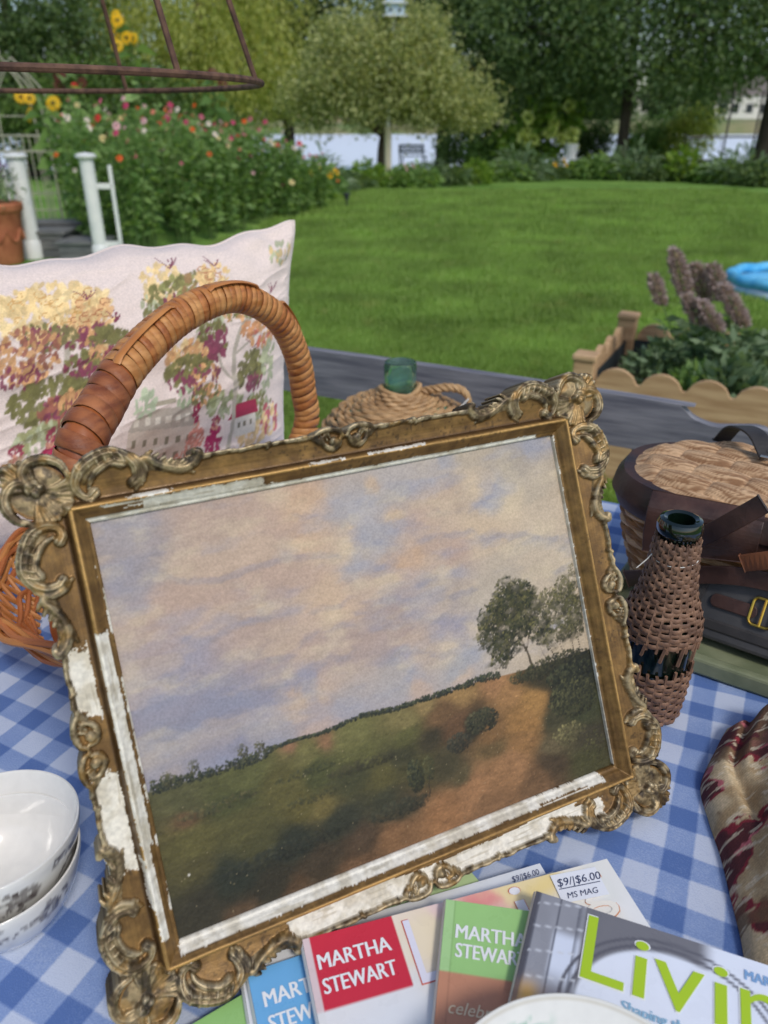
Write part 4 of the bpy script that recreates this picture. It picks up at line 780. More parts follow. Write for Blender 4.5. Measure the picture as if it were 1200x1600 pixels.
def art_living(X, Y):
    c = np.ones(X.shape + (3,)) * lin(226, 232, 244)
    # vaulted grey glasshouse behind the title
    rr = np.hypot((X - 88) * 1.0, (Y - 62) * 1.15); vault = sstep(56, 53, rr); c = mixc(np.broadcast_to(lin(118, 118, 124), c.shape).copy(), c, np.clip(vault + sstep(100, 112, X), 0, 1))
    left = X < 33; g = np.broadcast_to(lin(146, 148, 156), c.shape).copy()
    g = g * (1 + .5 * (fbm(X * .06, Y * .02, 3, 6) - .5))[..., None]; g = mixc(g, np.broadcast_to(lin(214, 222, 238), c.shape), sstep(10, 6, np.abs(X - 24)) * sstep(20, 28, Y) * (1 - sstep(46, 62, Y)))
    c = np.where(left[..., None], g, c)
    rib = np.minimum(np.abs(rr - 58), np.abs(rr - 63)); c = mixc(c, np.broadcast_to(lin(96, 96, 104), c.shape), sstep(1.6, .4, rib) * (Y < 75))
    bars = np.minimum(np.abs((X + 3) % 13 - 6.5) * 1.0, np.abs((Y + .22 * X) % 19 - 9.5)); c = mixc(c, np.broadcast_to(lin(92, 94, 104), c.shape), sstep(.9, .3, np.abs((X + 3) % 13 - 6.5)) * left * .9)
    c = mixc(c, np.broadcast_to(lin(206, 210, 218), c.shape), sstep(.7, .2, np.abs((Y + .25 * X) % 17 - 8.5)) * (X < 33) * .8)
    c = mixc(c, np.broadcast_to(lin(240, 190, 90), c.shape), np.exp(-((X - 8) ** 2 / 40 + (Y - 70) ** 2 / 60))); c[(X < 2.5)] = lin(84, 84, 92)
    c = mixc(c, np.broadcast_to(lin(230, 176, 128), c.shape), np.clip(sstep(56, 84, Y), 0, 1) * .6 * (X < 33)); return c
white = (236, 238, 240)
magazine('plain green magazine lowest in the fan beside the frame corner shell', (272, 1617), 33, TZ + .009, art_green1, [], nx=60, ny=60)
magazine('pale sky-white magazine with price sticker peeking out beneath the red-cornered one', (372, 1489), 18, TZ + .0135, art_white, [('$9/|$6.00', 196, 218, 4, 10, (60, 70, 110), .4, True)], nx=60, ny=60)
magazine('blue magazine with white lettering tucked beneath the red-cornered one', (386, 1520), 19.5, TZ + .0185, art_blue, [('MARTHA', 6.7, 53, 15.5, 25.2, white), ('STEWART', 6.9, 53, 31, 40.7, white)], nx=110, ny=90)
magazine('magazine with red title corner beneath the green-cornered one', (472, 1468), 16, TZ + .029, art_red,
         [('MARTHA', 7, 54, 13.2, 23, white), ('STEWART', 7, 53.4, 29.2, 39, white), ('L', 66, 84, 6, 49, (210, 96, 80), .3, False, .7), ('L', 66, 84, 6, 49, (226, 226, 240), .6),
          ('i', 143, 151, 3, 38, (214, 120, 84), .3, False, .6), ('i', 143, 151, 3, 38, (236, 236, 240), .6), ('g', 186, 210, 10, 42, (214, 150, 110), .3, False, .7), ('g', 186, 210, 10, 42, (240, 236, 226), .6)], nx=220, ny=150)
magazine('magazine with green title corner and terracotta cover', (697, 1405), -9.0, TZ + .0385, art_green2, [('MARTHA', 8.3, 53, 17, 26.4, white), ('STEWART', 9, 53, 29.6, 39, white), ('celebrating', 7.5, 52, 66, 75.8, (232, 214, 180), .4, True), ('The', 14, 44, 80, 95, (236, 214, 150))], nx=150, ny=120, MAGW=.135, MAGH=.19)
lime = (172, 204, 48)
mg = magazine('topmost magazine with lime green title over a grey vaulted photograph', (838, 1392), -21.0, TZ + .048, art_living,
         [t_ for body, x0, x1, yt, yb in (('L', 35, 60, 5.5, 48), ('i', 64.5, 72.5, 12, 48), ('v', 76, 104.5, 20.5, 48.5), ('i', 109.5, 117.5, 12, 48), ('n', 124, 147, 20.5, 48), ('g', 153, 177, 20.5, 58)) for t_ in ((body, x0, x1, yt, yb, white, .35, False, .9), (body, x0, x1, yt, yb, lime, .75))] +
         [('MARTHA STEWART', 127, 190, 8, 14.5, (130, 168, 210)), ('Shaping the', 60, 98, 53, 61, (140, 180, 206))], nx=200, ny=170)
# price sticker
st_c = at(905, 1384, TZ + .029); stk = thing('price_sticker', 'small white handwritten price sticker on the red-cornered magazine', 'sticker', (st_c[0], st_c[1], TZ + .0299), R_(12))
MB().box((0, 0, .0001), (.034, .022, .0002)).build('label_paper', mat('sticker_paper', L(228, 232, 240), rough=.7), stk)
for body, x, y, s in (('$9/|$6.00', -.0155, .0012, .0085), ('MS MAG', -.0125, -.0085, .0062)):
    me, co = text_mesh(body, s, 0, True); me.vertices.foreach_set('co', (co + np.array([x, y, .0005])).ravel()); me.update(); link('lettering', me, ink((40, 52, 90)), stk)
MB().box((0, -.0006, .0004), (.030, .0005, .0002)).build('ruled_line', ink((40, 52, 90)), stk)

# ---------------- rimmed dish on the topmost magazine
pd = np.array([.094, .176]); pz = TZ + .0485
prof = [(.0, .004), (.030, .004), (.040, .006), (.047, .016), (.051, .025), (.055, .0285), (.066, .0315), (.0745, .0335), (.0758, .0330), (.0745, .0318), (.064, .029), (.054, .0255), (.048, .014), (.042, .003), (.038, .0), (.034, .0), (.033, .002), (.0, .002)]
pr = catmull(prof, 5); n = 220; th = np.linspace(0, 2 * np.pi, n, endpoint=False); T, K_ = np.meshgrid(th, np.arange(len(pr))); r_ = pr[K_, 0]; V = np.stack([r_ * np.cos(T), r_ * np.sin(T), pr[K_, 1]], -1)
i = np.arange(len(pr) - 1)[:, None]; j = np.arange(n)[None]; q = np.stack([i * n + j, i * n + (j + 1) % n, (i + 1) * n + (j + 1) % n, (i + 1) * n + j], -1).reshape(-1, 4)[:, ::-1]
onrim = (K_ < 36) * sstep(.056, .060, r_) * (1 - sstep(.064, .068, r_)); tuft = sstep(.46, .54, fbm(T * 9, r_ * 500, 3, 3)) * sstep(.42, .5, vn(T * 3.2, T * 0, 4)) * onrim
tuft2 = sstep(.6, .66, fbm(T * 16, r_ * 700, 3, 13)) * sstep(.56, .62, vn(T * 3.2 + 5, T * 0, 9)) * onrim * 0
col = np.ones(V.shape) * lin(232, 231, 222); col = mixc(col, np.broadcast_to(lin(120, 180, 150), col.shape), tuft * .8); line_ = (K_ < 40) * np.exp(-((r_ - .0735) / .0006) ** 2); col = mixc(col, np.broadcast_to(lin(196, 186, 160), col.shape), line_ * .6)
tag(link('rimmed_dish', npmesh('rimmed_dish', V.reshape(-1, 3), q, col.reshape(-1, 3)), M_CHINA, None, (pd[0], pd[1], pz), (0, 0, 1.2)), 'cream china dish with green tufts around its rim, standing on the magazines', 'dish')
# ---------------- small dark bottle in split-cane weave
M_GLASS = mat('dark_green_glass', L(10, 22, 16), rough=.08, spec=.7, coat=.5)
M_CANE = mat('brown_split_cane', L(98, 72, 58), L(142, 108, 86), 90, .55, .3, 400, .0005)
bt = at(1030, 1108, TZ); bt = np.array([.250, .572])
btl = thing('covered_bottle', 'dark green glass bottle sheathed in brown split cane, beside the gilt frame', 'bottle', (bt[0], bt[1], TZ))
BR = [(0, .0255), (.004, .0285), (.03, .0305), (.07, .0322), (.095, .0328), (.108, .0318), (.118, .0290), (.126, .0255), (.134, .0228), (.148, .0205), (.165, .0186), (.186, .0168)]
def brad(z): return float(np.interp(z, [a for a, b_ in BR], [b_ for a, b_ in BR]))
gl = MB(); gl.lathe([(.001, .001)] + [(b_ - .0018, a + .001) for a, b_ in BR] + [(.0150, .190)], 48).build('glass', M_GLASS, btl, True)
MB().lathe([(.0135, .190), (.0172, .191), (.0190, .1945), (.0190, .200), (.0172, .2042), (.0142, .2056), (.0112, .2040), (.0104, .199), (.0104, .175), (.001, .174)], 40).build('lip', M_GLASS, btl, True)
def weave(z0, z1, name, nv=26, hstep=.0040, lean_=0):
    mb = MB(); rows = int((z1 - z0) / hstep)
    for j in range(rows):
        z = z0 + (j + .5) * hstep; n = nv * 3; pts = []
        for i in range(n):
            a = 2 * math.pi * i / n; wv = math.cos(a * nv / 2 * 1.0 + j * math.pi); r_ = brad(z) + .0013 + .0012 * wv; pts.append((r_ * math.cos(a), r_ * math.sin(a), z + .0007 * math.sin(a * 3 + j)))
        mb.tube(pts, hstep * .56, 6, closed=True, flat=.42)
    for i in range(nv):
        a = 2 * math.pi * (i + .5) / nv; e0, e1 = random.uniform(.001, .006), random.uniform(.002, .010); K2 = max(4, int((z1 - z0) / hstep * 1.5))
        pts = []
        for k_ in range(K2 + 1):
            z = z0 - e0 + (z1 - z0 + e0 + e1) * k_ / K2; z = min(max(z, .002), .188); j = (z - z0) / hstep
            r_ = brad(z) + .0010 - .0008 * math.cos(a * nv / 2 + round(j) * math.pi); aa = a + random.uniform(-.01, .01); pts.append((r_ * math.cos(aa), r_ * math.sin(aa), z))
        mb.tube(pts, .0016, 5, flat=1)
    o = mb.build(name, M_CANE, btl, True); o['kind'] = 'stuff'
weave(.003, .060, 'lower_cane_cover', 26, .0043); weave(.092, .187, 'upper_cane_cover', 24, .0043)
for i in range(13):                                            # loose cane ends over the bare glass
    a = 2 * math.pi * i / 13 + .1; z0_ = .093 - random.uniform(.008, .018)
    MB().tube([((brad(z) + .0016) * math.cos(a + .02 * k_), (brad(z) + .0016) * math.sin(a + .02 * k_), z) for k_, z in enumerate(np.linspace(z0_, .095, 5))], .0017, 4).build('cane_end', M_CANE, btl)
MB().tube([((.0200) * math.cos(t), .0200 * math.sin(t), .171 + .003 * math.sin(t + .6)) for t in np.linspace(0, 6.28, 40)], .0005, 5).build('string', mat('white_string', L(214, 212, 206), rough=.8), btl, True)
MB().tube([(-.0200, -.002, .172), (-.024, -.002, .166), (-.032, -.003, .158)], .0005, 5).build('string', bpy.data.materials['white_string'], btl)

# ---------------- tray, wicker creel with leather, grey leather case
TRA = R_(-34); trc = np.array([.47, .70])
tr = thing('serving_tray', 'old green painted tray beneath the leather-bound creel', 'tray', (trc[0], trc[1], TZ), TRA)
M_TRAY = mat('worn_green_paint', L(104, 112, 84), L(142, 146, 116), 18, .5, .2, 120)
MB().box((0, 0, .0045), (.40, .29, .007)).build('tray_base', M_TRAY, tr, bevel=.002)
for (cx, cy, w, d) in ((0, .146, .412, .012), (0, -.146, .412, .012), (.2, 0, .012, .28), (-.2, 0, .012, .28)): MB().box((cx, cy, .0105), (w, d, .019)).build('tray_rim', M_TRAY, tr, bevel=.003)
M_LEATH = mat('brown_leather', L(46, 31, 28), L(78, 52, 44), 22, .42, .4, 160, .0012, rvar=.12)  # dark leather, its browns deepened further to carry the shade over the creel
M_LEATH2 = mat('tan_leather', L(98, 58, 38), L(128, 78, 50), 26, .45, .4, 160, .0012)
M_LEATHB = mat('black_leather', L(42, 40, 40), L(60, 56, 54), 26, .5, .3, 200, .001)
M_STRAW = mat('pale_straw', L(186, 146, 104), L(216, 178, 138), 60, .6, .3, 300, .0006)
M_STRAWD = mat('dark_straw', L(120, 82, 44), L(160, 112, 66), 60, .6, .3, 300, .0006)
cc = np.array([.462, .742]); CZ = TZ + .013; CA = R_(-27); ca, cb = .205, .105
cr = thing('fishing_creel', 'wicker creel bound with dark brown leather straps, standing on the green tray', 'creel', (cc[0], cc[1], CZ), CA)
def sup(th, k=1.0, p=2.6):
    c_, s_ = math.cos(th), math.sin(th); return (math.copysign(abs(c_) ** (2 / p), c_) * ca * k, math.copysign(abs(s_) ** (2 / p), s_) * cb * k)
n = 72
MB().add([(*sup(2 * math.pi * i / n, k), z) for z, k in ((.003, .80), (.06, .90), (.108, .94)) for i in range(n)], [(r0 * n + i, r0 * n + (i + 1) % n, (r0 + 1) * n + (i + 1) % n, (r0 + 1) * n + i) for r0 in range(2) for i in range(n)] + [tuple(range(n))[::-1], tuple(range(2 * n, 3 * n))]).build('body_core', M_STRAWD, cr, True)
for j in range(17):                                            # woven rows of the body
    z = .006 + j * .0058; kk = np.interp(z, [0, .06, .11], [.815, .915, .955]); m_ = 160
    MB().tube([(*sup(2 * math.pi * i / m_, kk + .012 * math.cos(i * math.pi * 26 / m_ + j * math.pi)), z) for i in range(m_)], .0034, 5, closed=True).build('weaver', M_STRAWD if j % 3 else M_STRAW, cr, True)
# leather band and lid
def bandmesh(z0, z1, k0, k1, th):
    vs_ = []; nn = 96
    for i in range(nn):
        for (z, k) in ((z0, k0), ((z0 + z1) / 2, (k0 + k1) / 2 + .012), (z1, k1), (z1 + .001, k1 - th), (z0, k0 - th)): vs_.append((*sup(2 * math.pi * i / nn, k), z))
    return MB().add(vs_, [(i * 5 + q_, ((i + 1) % nn) * 5 + q_, ((i + 1) % nn) * 5 + (q_ + 1) % 5, i * 5 + (q_ + 1) % 5) for i in range(nn) for q_ in range(5)])
bandmesh(.098, .112, .985, .99, .03).build('leather_band', M_LEATH, cr, True)
lid = bandmesh(.113, .137, 1.02, .97, .12).build('lid_binding', M_LEATH, cr, True); 
def straw_lid():                                                # tight plaited straw rolls, one continuous top
    nx, ny = 260, 130; U, V = np.meshgrid(np.linspace(-1, 1, nx), np.linspace(-1, 1, ny)); ax, ay = ca * .93, cb * .93
    x, y = U * ax, V * ay; e = np.abs(U) ** 2.6 + np.abs(V) ** 2.6; rw = (y + .3 * x) / .036; row_ = np.floor(rw); fr_ = rw - row_; bx = (x - .25 * y) / .058 + .5 * (row_ % 2); fx = bx - np.floor(bx)
    roll = np.sqrt(np.clip(1 - (2 * fr_ - 1) ** 2, 0, 1)) * (.55 + .45 * np.sqrt(np.clip(1 - (2 * fx - 1) ** 2, 0, 1))); strand = fbm(x * 60 + row_ * 7, (y + .3 * x + .006 * np.sin(fx * 3.1)) * 900, 2, 6)
    ed = 1 - sstep(.72, 1.0, e); z = .1365 + .007 * np.clip(1 - e, 0, 1) + (.010 * roll + .0014 * (strand - .5)) * ed
    c = mixc(np.broadcast_to(lin(140, 102, 68), x.shape + (3,)), np.broadcast_to(lin(208, 172, 132), x.shape + (3,)), sstep(.3, .7, strand)); g = gridq(ny, nx); keep = (e.reshape(-1)[g] < 1.02).all(1)
    link('straw_top', npmesh('straw_top', np.stack([x, y, z], -1).reshape(-1, 3), g[keep], c.reshape(-1, 3)), mat('plaited_straw', attr=True, rough=.6, scale=400, attr_mul=.1), cr)
straw_lid()
MB().prism([sup(2 * math.pi * i / 60, .86) for i in range(60)], .125, .1345).build('lid_core', M_STRAWD, cr)
def strap(name, pts, w, th, m, nrm):
    """flat strap through points; nrm = list of face normals"""
    P = catmull(pts, 6); Nn = catmull(nrm, 6); vs_ = []
    for i in range(len(P)):
        t = P[min(i + 1, len(P) - 1)] - P[max(i - 1, 0)]; t /= np.linalg.norm(t); u = Nn[i] - t * (Nn[i] @ t); u /= np.linalg.norm(u); sd = np.cross(t, u)
        for a, b_ in ((-.5, 0), (.5, 0), (.5, 1), (-.5, 1)): vs_.append(tuple(P[i] + sd * a * w + u * b_ * th))
    m_ = len(P); fs_ = [(i * 4 + q_, i * 4 + (q_ + 1) % 4, (i + 1) * 4 + (q_ + 1) % 4, (i + 1) * 4 + q_) for i in range(m_ - 1) for q_ in range(4)] + [(0, 1, 2, 3), tuple((m_ - 1) * 4 + k_ for k_ in (3, 2, 1, 0))]
    return MB().add(vs_, fs_).build(name, m, cr, False, bevel=.0008)
def onf(x, z, off=.004):                                       # point on the front of the creel
    y = -cb * 1.02 * (1 - min(.98, abs(x / ca)) ** 2.6) ** (1 / 2.6); return (x, y - off, z)
F_ = (0, -1, .1); U_ = (0, -.35, 1)
strap('front_panel', [onf(-.10, .140, -.012), onf(-.10, .128, .004), onf(-.10, .105, .007), onf(-.098, .085, .004)], .11, .0028, M_LEATH, [(0, -.3, 1), F_, F_, F_])
strap('front_panel', [onf(.06, .140, -.012), onf(.06, .128, .004), onf(.06, .105, .007), onf(.06, .085, .004)], .16, .0028, M_LEATH, [(0, -.3, 1), F_, F_, F_])
strap('strap_end', [onf(-.115, .098, .012), onf(-.095, .118, .022), onf(-.070, .148, .030), onf(-.050, .170, .030)], .019, .003, M_LEATH, [F_, (-.2, -1, .4), (-.2, -1, .5), (-.2, -1, .5)])
MB().box((0, 0, 0), (.001, .001, .001)).v
strap('strap', [onf(-.055, .095, .012), onf(-.03, .110, .020), onf(.00, .128, .024), onf(.04, .150, .018), onf(.09, .150, .004)], .018, .003, M_LEATH2, [F_, (0, -1, .5), (0, -1, .8), (0, -.6, 1), (0, -.4, 1)])
strap('strap', [onf(-.165, .030, .012), onf(-.13, .050, .012), onf(-.08, .072, .010), onf(-.03, .080, .010), onf(.05, .07, .010)], .020, .003, M_LEATH, [F_] * 5)
strap('lid_strap', [(-.105, cb * .90, .140), (-.092, cb * .72, .166), (-.070, cb * .46, .172), (-.052, cb * .22, .156)], .020, .0028, M_LEATHB, [(0, .4, 1), (0, .2, 1), (0, -.2, 1), (0, -.4, 1)])
MB().tube([(-.060, cb * .18, .158), (.02, cb * .10, .158), (.02, cb * .34, .158), (-.060, cb * .40, .158)], .0018, 8, closed=True).build('metal_loop', mat('nickel', L(176, 172, 164), rough=.25, metal=.9), cr, True)
MB().ball((-.052, cb * .26, .162), .003, 8).build('rivet', bpy.data.materials['nickel'], cr, True)
strap('lid_patch', [(-.02, cb * .5, .1545), (.01, cb * .1, .1555), (.04, -cb * .3, .1545), (.06, -cb * .8, .146)], .055, .0025, M_LEATHB, [(0, 0, 1)] * 4)
# grey leather case lying against the creel
gc_ = np.array([.376, .642]); gcs = thing('leather_case', 'flat charcoal grey leather case with brass buckle, leaning on the creel', 'case', (gc_[0], gc_[1], TZ + .013), R_(-37), rot=None)
M_GREYL = mat('charcoal_leather', L(54, 54, 56), L(78, 76, 76), 14, .55, .3, 180, .001)  # grey leather, deepened in colour for the shade around the creel
Mx = Matrix.Rotation(R_(-26), 4, 'X')
def rrect(w, h, r_, n=6):
    out = []
    for cx, cy, a0 in ((w / 2 - r_, h / 2 - r_, 0), (-w / 2 + r_, h / 2 - r_, 90), (-w / 2 + r_, -h / 2 + r_, 180), (w / 2 - r_, -h / 2 + r_, 270)):
        for k_ in range(n + 1): a = R_(a0 + 90 * k_ / n); out.append((cx + r_ * math.cos(a), cy + r_ * math.sin(a)))
    return out
TX = Mx @ Matrix.Rotation(R_(90), 4, 'X')
MB().prism([(x, y + .036) for x, y in rrect(.15, .072, .022)], -.014, .014, TX).build('case_body', M_GREYL, gcs, False, bevel=.004)
MB().prism([(x, y + .036) for x, y in rrect(.156, .012, .004)], -.0155, .0155, TX @ Matrix.Translation((0, -.02, 0))).build('gusset', M_LEATHB, gcs, bevel=.002)
MB().prism([(-.068, .006), (-.060, .006), (-.052, .066), (-.060, .066)], .0142, .0165, TX).build('strap', M_LEATHB, gcs)
MB().prism([(x - .024, y + .042) for x, y in rrect(.046, .014, .0065)], .0142, .0175, TX).build('tab', M_LEATH, gcs, bevel=.001)
bz_ = mat('brass', L(206, 166, 70), rough=.22, metal=1)
MB().tube([tuple(TX @ Vector((x + .004, y + .044, .0175))) for x, y in rrect(.022, .028, .005)], .0016, 8, closed=True).build('buckle', bz_, gcs, True)
MB().tube([tuple(TX @ Vector((.004, .058, .0185))), tuple(TX @ Vector((.004, .030, .0185)))], .0013, 6).build('buckle_pin', bz_, gcs, True)

# ---------------- folded tapestry bag
def tapestry():
    pts = [(1138, 1132), (1118, 1170), (1096, 1222), (1108, 1275), (1128, 1335), (1144, 1400), (1158, 1455), (1172, 1520), (1200, 1556)]
    lft = np.array([at(a, b_, TZ + .006)[:2] for a, b_ in pts]); L2 = catmull([(p[0], p[1]) for p in lft], 10)
    ny, nx = 280, 190; s = np.linspace(0, 1, ny); l = np.stack([np.interp(s, np.linspace(0, 1, len(L2)), L2[:, k_]) for k_ in (0, 1)], 1)
    wdt = .20; t = np.linspace(0, 1, nx); dirv = np.array([.93, .12])
    S, T_ = np.meshgrid(s, t, indexing='ij'); X = l[:, 0][:, None] + dirv[0] * wdt * T_; Y = l[:, 1][:, None] + dirv[1] * wdt * T_
    h = .036 * (np.clip(T_ * 6, 0, 1) ** .5) * (np.clip((1 - T_) * 6, 0, 1) ** .5) * np.clip(S * 14, 0, 1) ** .6 * np.clip((1 - S) * 14, 0, 1) ** .6
    h = h * (.75 + .5 * fbm(S * 3, T_ * 3, 3, 9)) + .010 * np.exp(-((T_ - .22 - .1 * np.sin(S * 7)) / .06) ** 2) * h / .03 - .010 * np.exp(-((T_ - .13 - .05 * S) / .03) ** 2) * (S < .5) * np.clip(h / .02, 0, 1)
    h = np.clip(h, 0, None); Z = TZ + .0016 + h
    p, q_ = X * 1000 - 250, Y * 1000 - 350
    base = mixc(np.broadcast_to(lin(180, 152, 112), X.shape + (3,)), np.broadcast_to(lin(214, 192, 154), X.shape + (3,)), sstep(.35, .65, fbm(p * .06, q_ * .06, 3, 2)))
    fl = fbm(p * .045, q_ * .04, 4, 19); c = mixc(base, np.broadcast_to(lin(140, 42, 54), base.shape), sstep(.52, .535, fl)); c = mixc(c, np.broadcast_to(lin(92, 42, 44), base.shape), sstep(.58, .595, fl)); c = mixc(c, np.broadcast_to(lin(200, 110, 116), base.shape), sstep(.555, .57, fbm(p * .08, q_ * .08, 3, 29)) * sstep(.5, .53, fl) * .9)
    c = mixc(c, np.broadcast_to(lin(116, 88, 64), base.shape), sstep(.60, .63, fbm(p * .05, q_ * .05, 3, 41)) * .8); c = mixc(c, np.broadcast_to(lin(222, 206, 176), base.shape), sstep(.66, .70, fbm(p * .12, q_ * .3, 2, 51)) * .7)
    c = c * (.82 + .36 * (np.sin(q_ * 3.4 + .3 * p) * .5 + .5) * vn(p * 1.4, q_ * .8, 3))[..., None]
    V = np.stack([X, Y, Z], -1).reshape(-1, 3); nb = len(V); Vb = V.copy(); Vb[:, 2] = TZ + .0008; g = gridq(ny, nx)
    o = link('tapestry_bag', npmesh('tapestry_bag', V, g[:, ::-1], c.reshape(-1, 3)), mat('tapestry_weave', attr=True, rough=.85, bump=.5, bscale=900, bdist=.0015, scale=500, attr_mul=.15))
    tag(o, 'crumpled red and beige floral tapestry cloth lying on the gingham', 'textile')
tapestry()
# ============================================================ bench, jug and planter behind the table
M_GREYW = mat('weathered_grey_wood', L(100, 100, 108), L(138, 137, 142), 7, .65, .35, 30, .003, stretch=(1, 10, 10))
bl0, bl1 = at(470, 545, .79), at(1040, 625, .79); bdir = bl1 - bl0; bdir /= np.linalg.norm(bdir); BANG = math.atan2(bdir[1], bdir[0])
ben = thing('garden_bench', 'weathered grey wooden bench with curved back rail, drawn up behind the table', 'bench', (bl1[0], bl1[1], 0), BANG)
# back rail profile in bench coordinates (x along the bench, 0 at the start of the end curve)
top = [(-1.30, .79), (-.60, .795), (0, .79), (.03, .784), (.055, .766), (.09, .757), (.13, .762), (.165, .766), (.19, .756), (.20, .735)]
bot = [(.20, .700), (.185, .688), (.10, .690), (0, .688), (-.6, .690), (-1.30, .688)]
MB().prism([(x, z) for x, z in list(map(tuple, catmull(top, 5))) + bot], -.012, .012, Matrix.Rotation(R_(90), 4, 'X')).build('back_rail', M_GREYW, ben, False, bevel=.004)
for x in np.arange(-1.22, .16, .148): MB().tube([(x, 0, .44), (x, 0, .692)], .010, 10).build('spindle', M_GREYW, ben, True)
MB().box((-.55, -.21, .43), (1.46, .40, .028)).build('seat', M_GREYW, ben, bevel=.004)
for x in (-1.22, .12):
    for y in (-.37, -.03): MB().tube([(x, y, -.0), (x, y, .417)], [.018, .024], 10).build('leg', M_GREYW, ben, True)
MB().box((-.55, -.20, .12), (1.3, .022, .03)).build('stretcher', M_GREYW, ben)
# ---- wicker demijohn on the bench
jp = atd(625, 620, 1.36); jz = .4445
jug = thing('demijohn', 'squat wicker-covered jug with green glass neck and rope handle, standing on the bench', 'jug', (jp[0], jp[1], jz))
M_GREENG = mat('green_glass', L(196, 240, 220), rough=.02, trans=.95, ior=1.45, spec=.5)
M_RUSH = mat('pale_rush', L(150, 116, 78), L(188, 152, 108), 40, .6, .3, 250, .0008)
H0 = atd(625, 556, 1.36)[2] - jz
JR = [(0, .105), (.02, .125), (.10, .145), (H0 - .20, .150), (H0 - .165, .149), (H0 - .13, .139), (H0 - .10, .117), (H0 - .08, .086), (H0 - .068, .056), (H0 - .058, .037), (H0 - .044, .033)]
def jrad(z): return float(np.interp(z, [a for a, b_ in JR], [b_ for a, b_ in JR]))
MB().lathe([(.001, .002)] + [(b_ - .005, a + .002) for a, b_ in JR[:-1]], 40).build('glass_body', mat('jug_glass', L(60, 110, 80), rough=.1), jug, True)
MB().lathe([(.022, H0 - .06), (.0265, H0 - .05), (.0285, H0 - .030), (.0288, H0 - .008), (.0270, H0 - .001), (.0250, H0), (.0235, H0 - .003), (.0232, H0 - .03), (.020, H0 - .055)], 40).build('neck', M_GREENG, jug, True)
zz = np.linspace(.006, 1, 400); z = .006; row = 0; stuff = MB()
prof_len = 0
while z < H0 - .052:
    dr = (jrad(z + .004) - jrad(z - .004)) / .008; step = .0078 / math.sqrt(1 + dr * dr); nv = 26; n = nv * 4; pts = []
    for i in range(n):
        a = 2 * math.pi * i / n; w_ = math.cos(a * nv / 2 + row * math.pi); r_ = jrad(z) + .0022 + .0030 * w_ * min(1, jrad(z) / .08); pts.append((r_ * math.cos(a), r_ * math.sin(a), z + .0022 * math.sin(a * 2 + row) + .0015 * w_))
    (MB() if z > H0 - .17 else stuff).__class__
    MB().tube(pts, .0046, 6, closed=True).build('rush_row', M_RUSH, jug, True)
    z += step; row += 1
for k_ in range(2): MB().tube([(.034 * math.cos(t) + .002 * math.sin(3 * t), .034 * math.sin(t), H0 - .060 + .010 * k_ + .004 * math.sin(t * 2 + k_)) for t in np.linspace(0, 6.2, 40)], .0052, 6, closed=True).build('neck_binding', M_RUSH, jug, True)
hl = catmull([(.030, 0, H0 - .058), (.055, -.004, H0 - .050), (.085, -.008, H0 - .045), (.112, -.01, H0 - .052), (.124, -.012, H0 - .080), (.124, -.012, H0 - .125), (.118, -.01, H0 - .165)], 10)
for ph in range(3): MB().tube([tuple(p + np.array([0, .0042 * math.cos(i * .55 + ph * 2.09), .0042 * math.sin(i * .55 + ph * 2.09)])) for i, p in enumerate(hl)], .0042, 6).build('handle_strand', M_RUSH, jug, True)
MB().tube([(.120, -.018, H0 - .062), (.100, -.024, H0 - .082), (.075, -.024, H0 - .090), (.055, -.03, H0 - .092)], .0016, 6).build('tag_string', bpy.data.materials['white_string'], jug, True)

# ---- cedar planter with scalloped boards
PZ = .5; pf = at(918, 548, PZ); pbk = at(985, 482, PZ); PANG = R_(-27.5)
pl = thing('planter_box', 'cedar raised planter with scalloped top boards and square corner posts on the lawn', 'planter', (pf[0], pf[1], 0), PANG)
M_CEDAR = mat('cedar', L(172, 136, 98), L(202, 168, 128), 5, .7, .3, 26, .002, stretch=(1, 9, 9))
M_SOIL = mat('potting_soil', L(48, 38, 30), L(70, 56, 44), 40, .95, .8, 60, .01)
M_LINER = mat('black_liner', L(44, 52, 54), rough=.6)
PL, PD = 1.5, .74
for x in (0, PL):
    for y in (0, PD):
        p_ = MB().box((x, y, .235), (.075, .075, .47)); p_.build('post', M_CEDAR, pl, bevel=.004)
        MB().box((x, y, .481), (.088, .088, .022), bev=.006).build('post_cap', M_CEDAR, pl)
def scallop(L_, per=.158):
    out = [(0.04, .02), (L_ - .04, .02)]; top_ = []; n = round((L_ - .08) / per); per = (L_ - .08) / n
    for i in range(n):
        for k_ in range(9): t = k_ / 8; top_.append((.04 + per * (i + .04 + .92 * t), .40 + .052 * math.sin(math.pi * t) ** .6))
    return out + top_[::-1]
def board(p0, ang, L_):
    M_ = Matrix.Translation(p0) @ Matrix.Rotation(ang, 4, 'Z') @ Matrix.Rotation(R_(90), 4, 'X')
    lo_ = [(.04, .02), (L_ - .04, .02), (L_ - .04, .235), (.04, .235)]; MB().prism(lo_, -.011, .011, M_).build('board', M_CEDAR, pl, bevel=.003)
    sc_ = [(x, max(z, .24)) for x, z in scallop(L_)]; MB().prism(sc_, -.011, .011, M_).build('scalloped_board', M_CEDAR, pl)
board((0, -.012, 0), 0, PL); board((0, PD + .012, 0), 0, PL); board((-.012, 0, 0), R_(90), PD); board((PL + .012, 0, 0), R_(90), PD)
for (cx, cy, w, d) in ((PL / 2, .008, PL - .08, .004), (PL / 2, PD - .008, PL - .08, .004), (.008, PD / 2, .004, PD - .08), (PL - .008, PD / 2, .004, PD - .08)): MB().box((cx, cy, .20), (w, d, .36)).build('liner', M_LINER, pl)
x = np.linspace(.015, PL - .015, 50); y = np.linspace(.015, PD - .015, 26); X, Y = np.meshgrid(x, y)
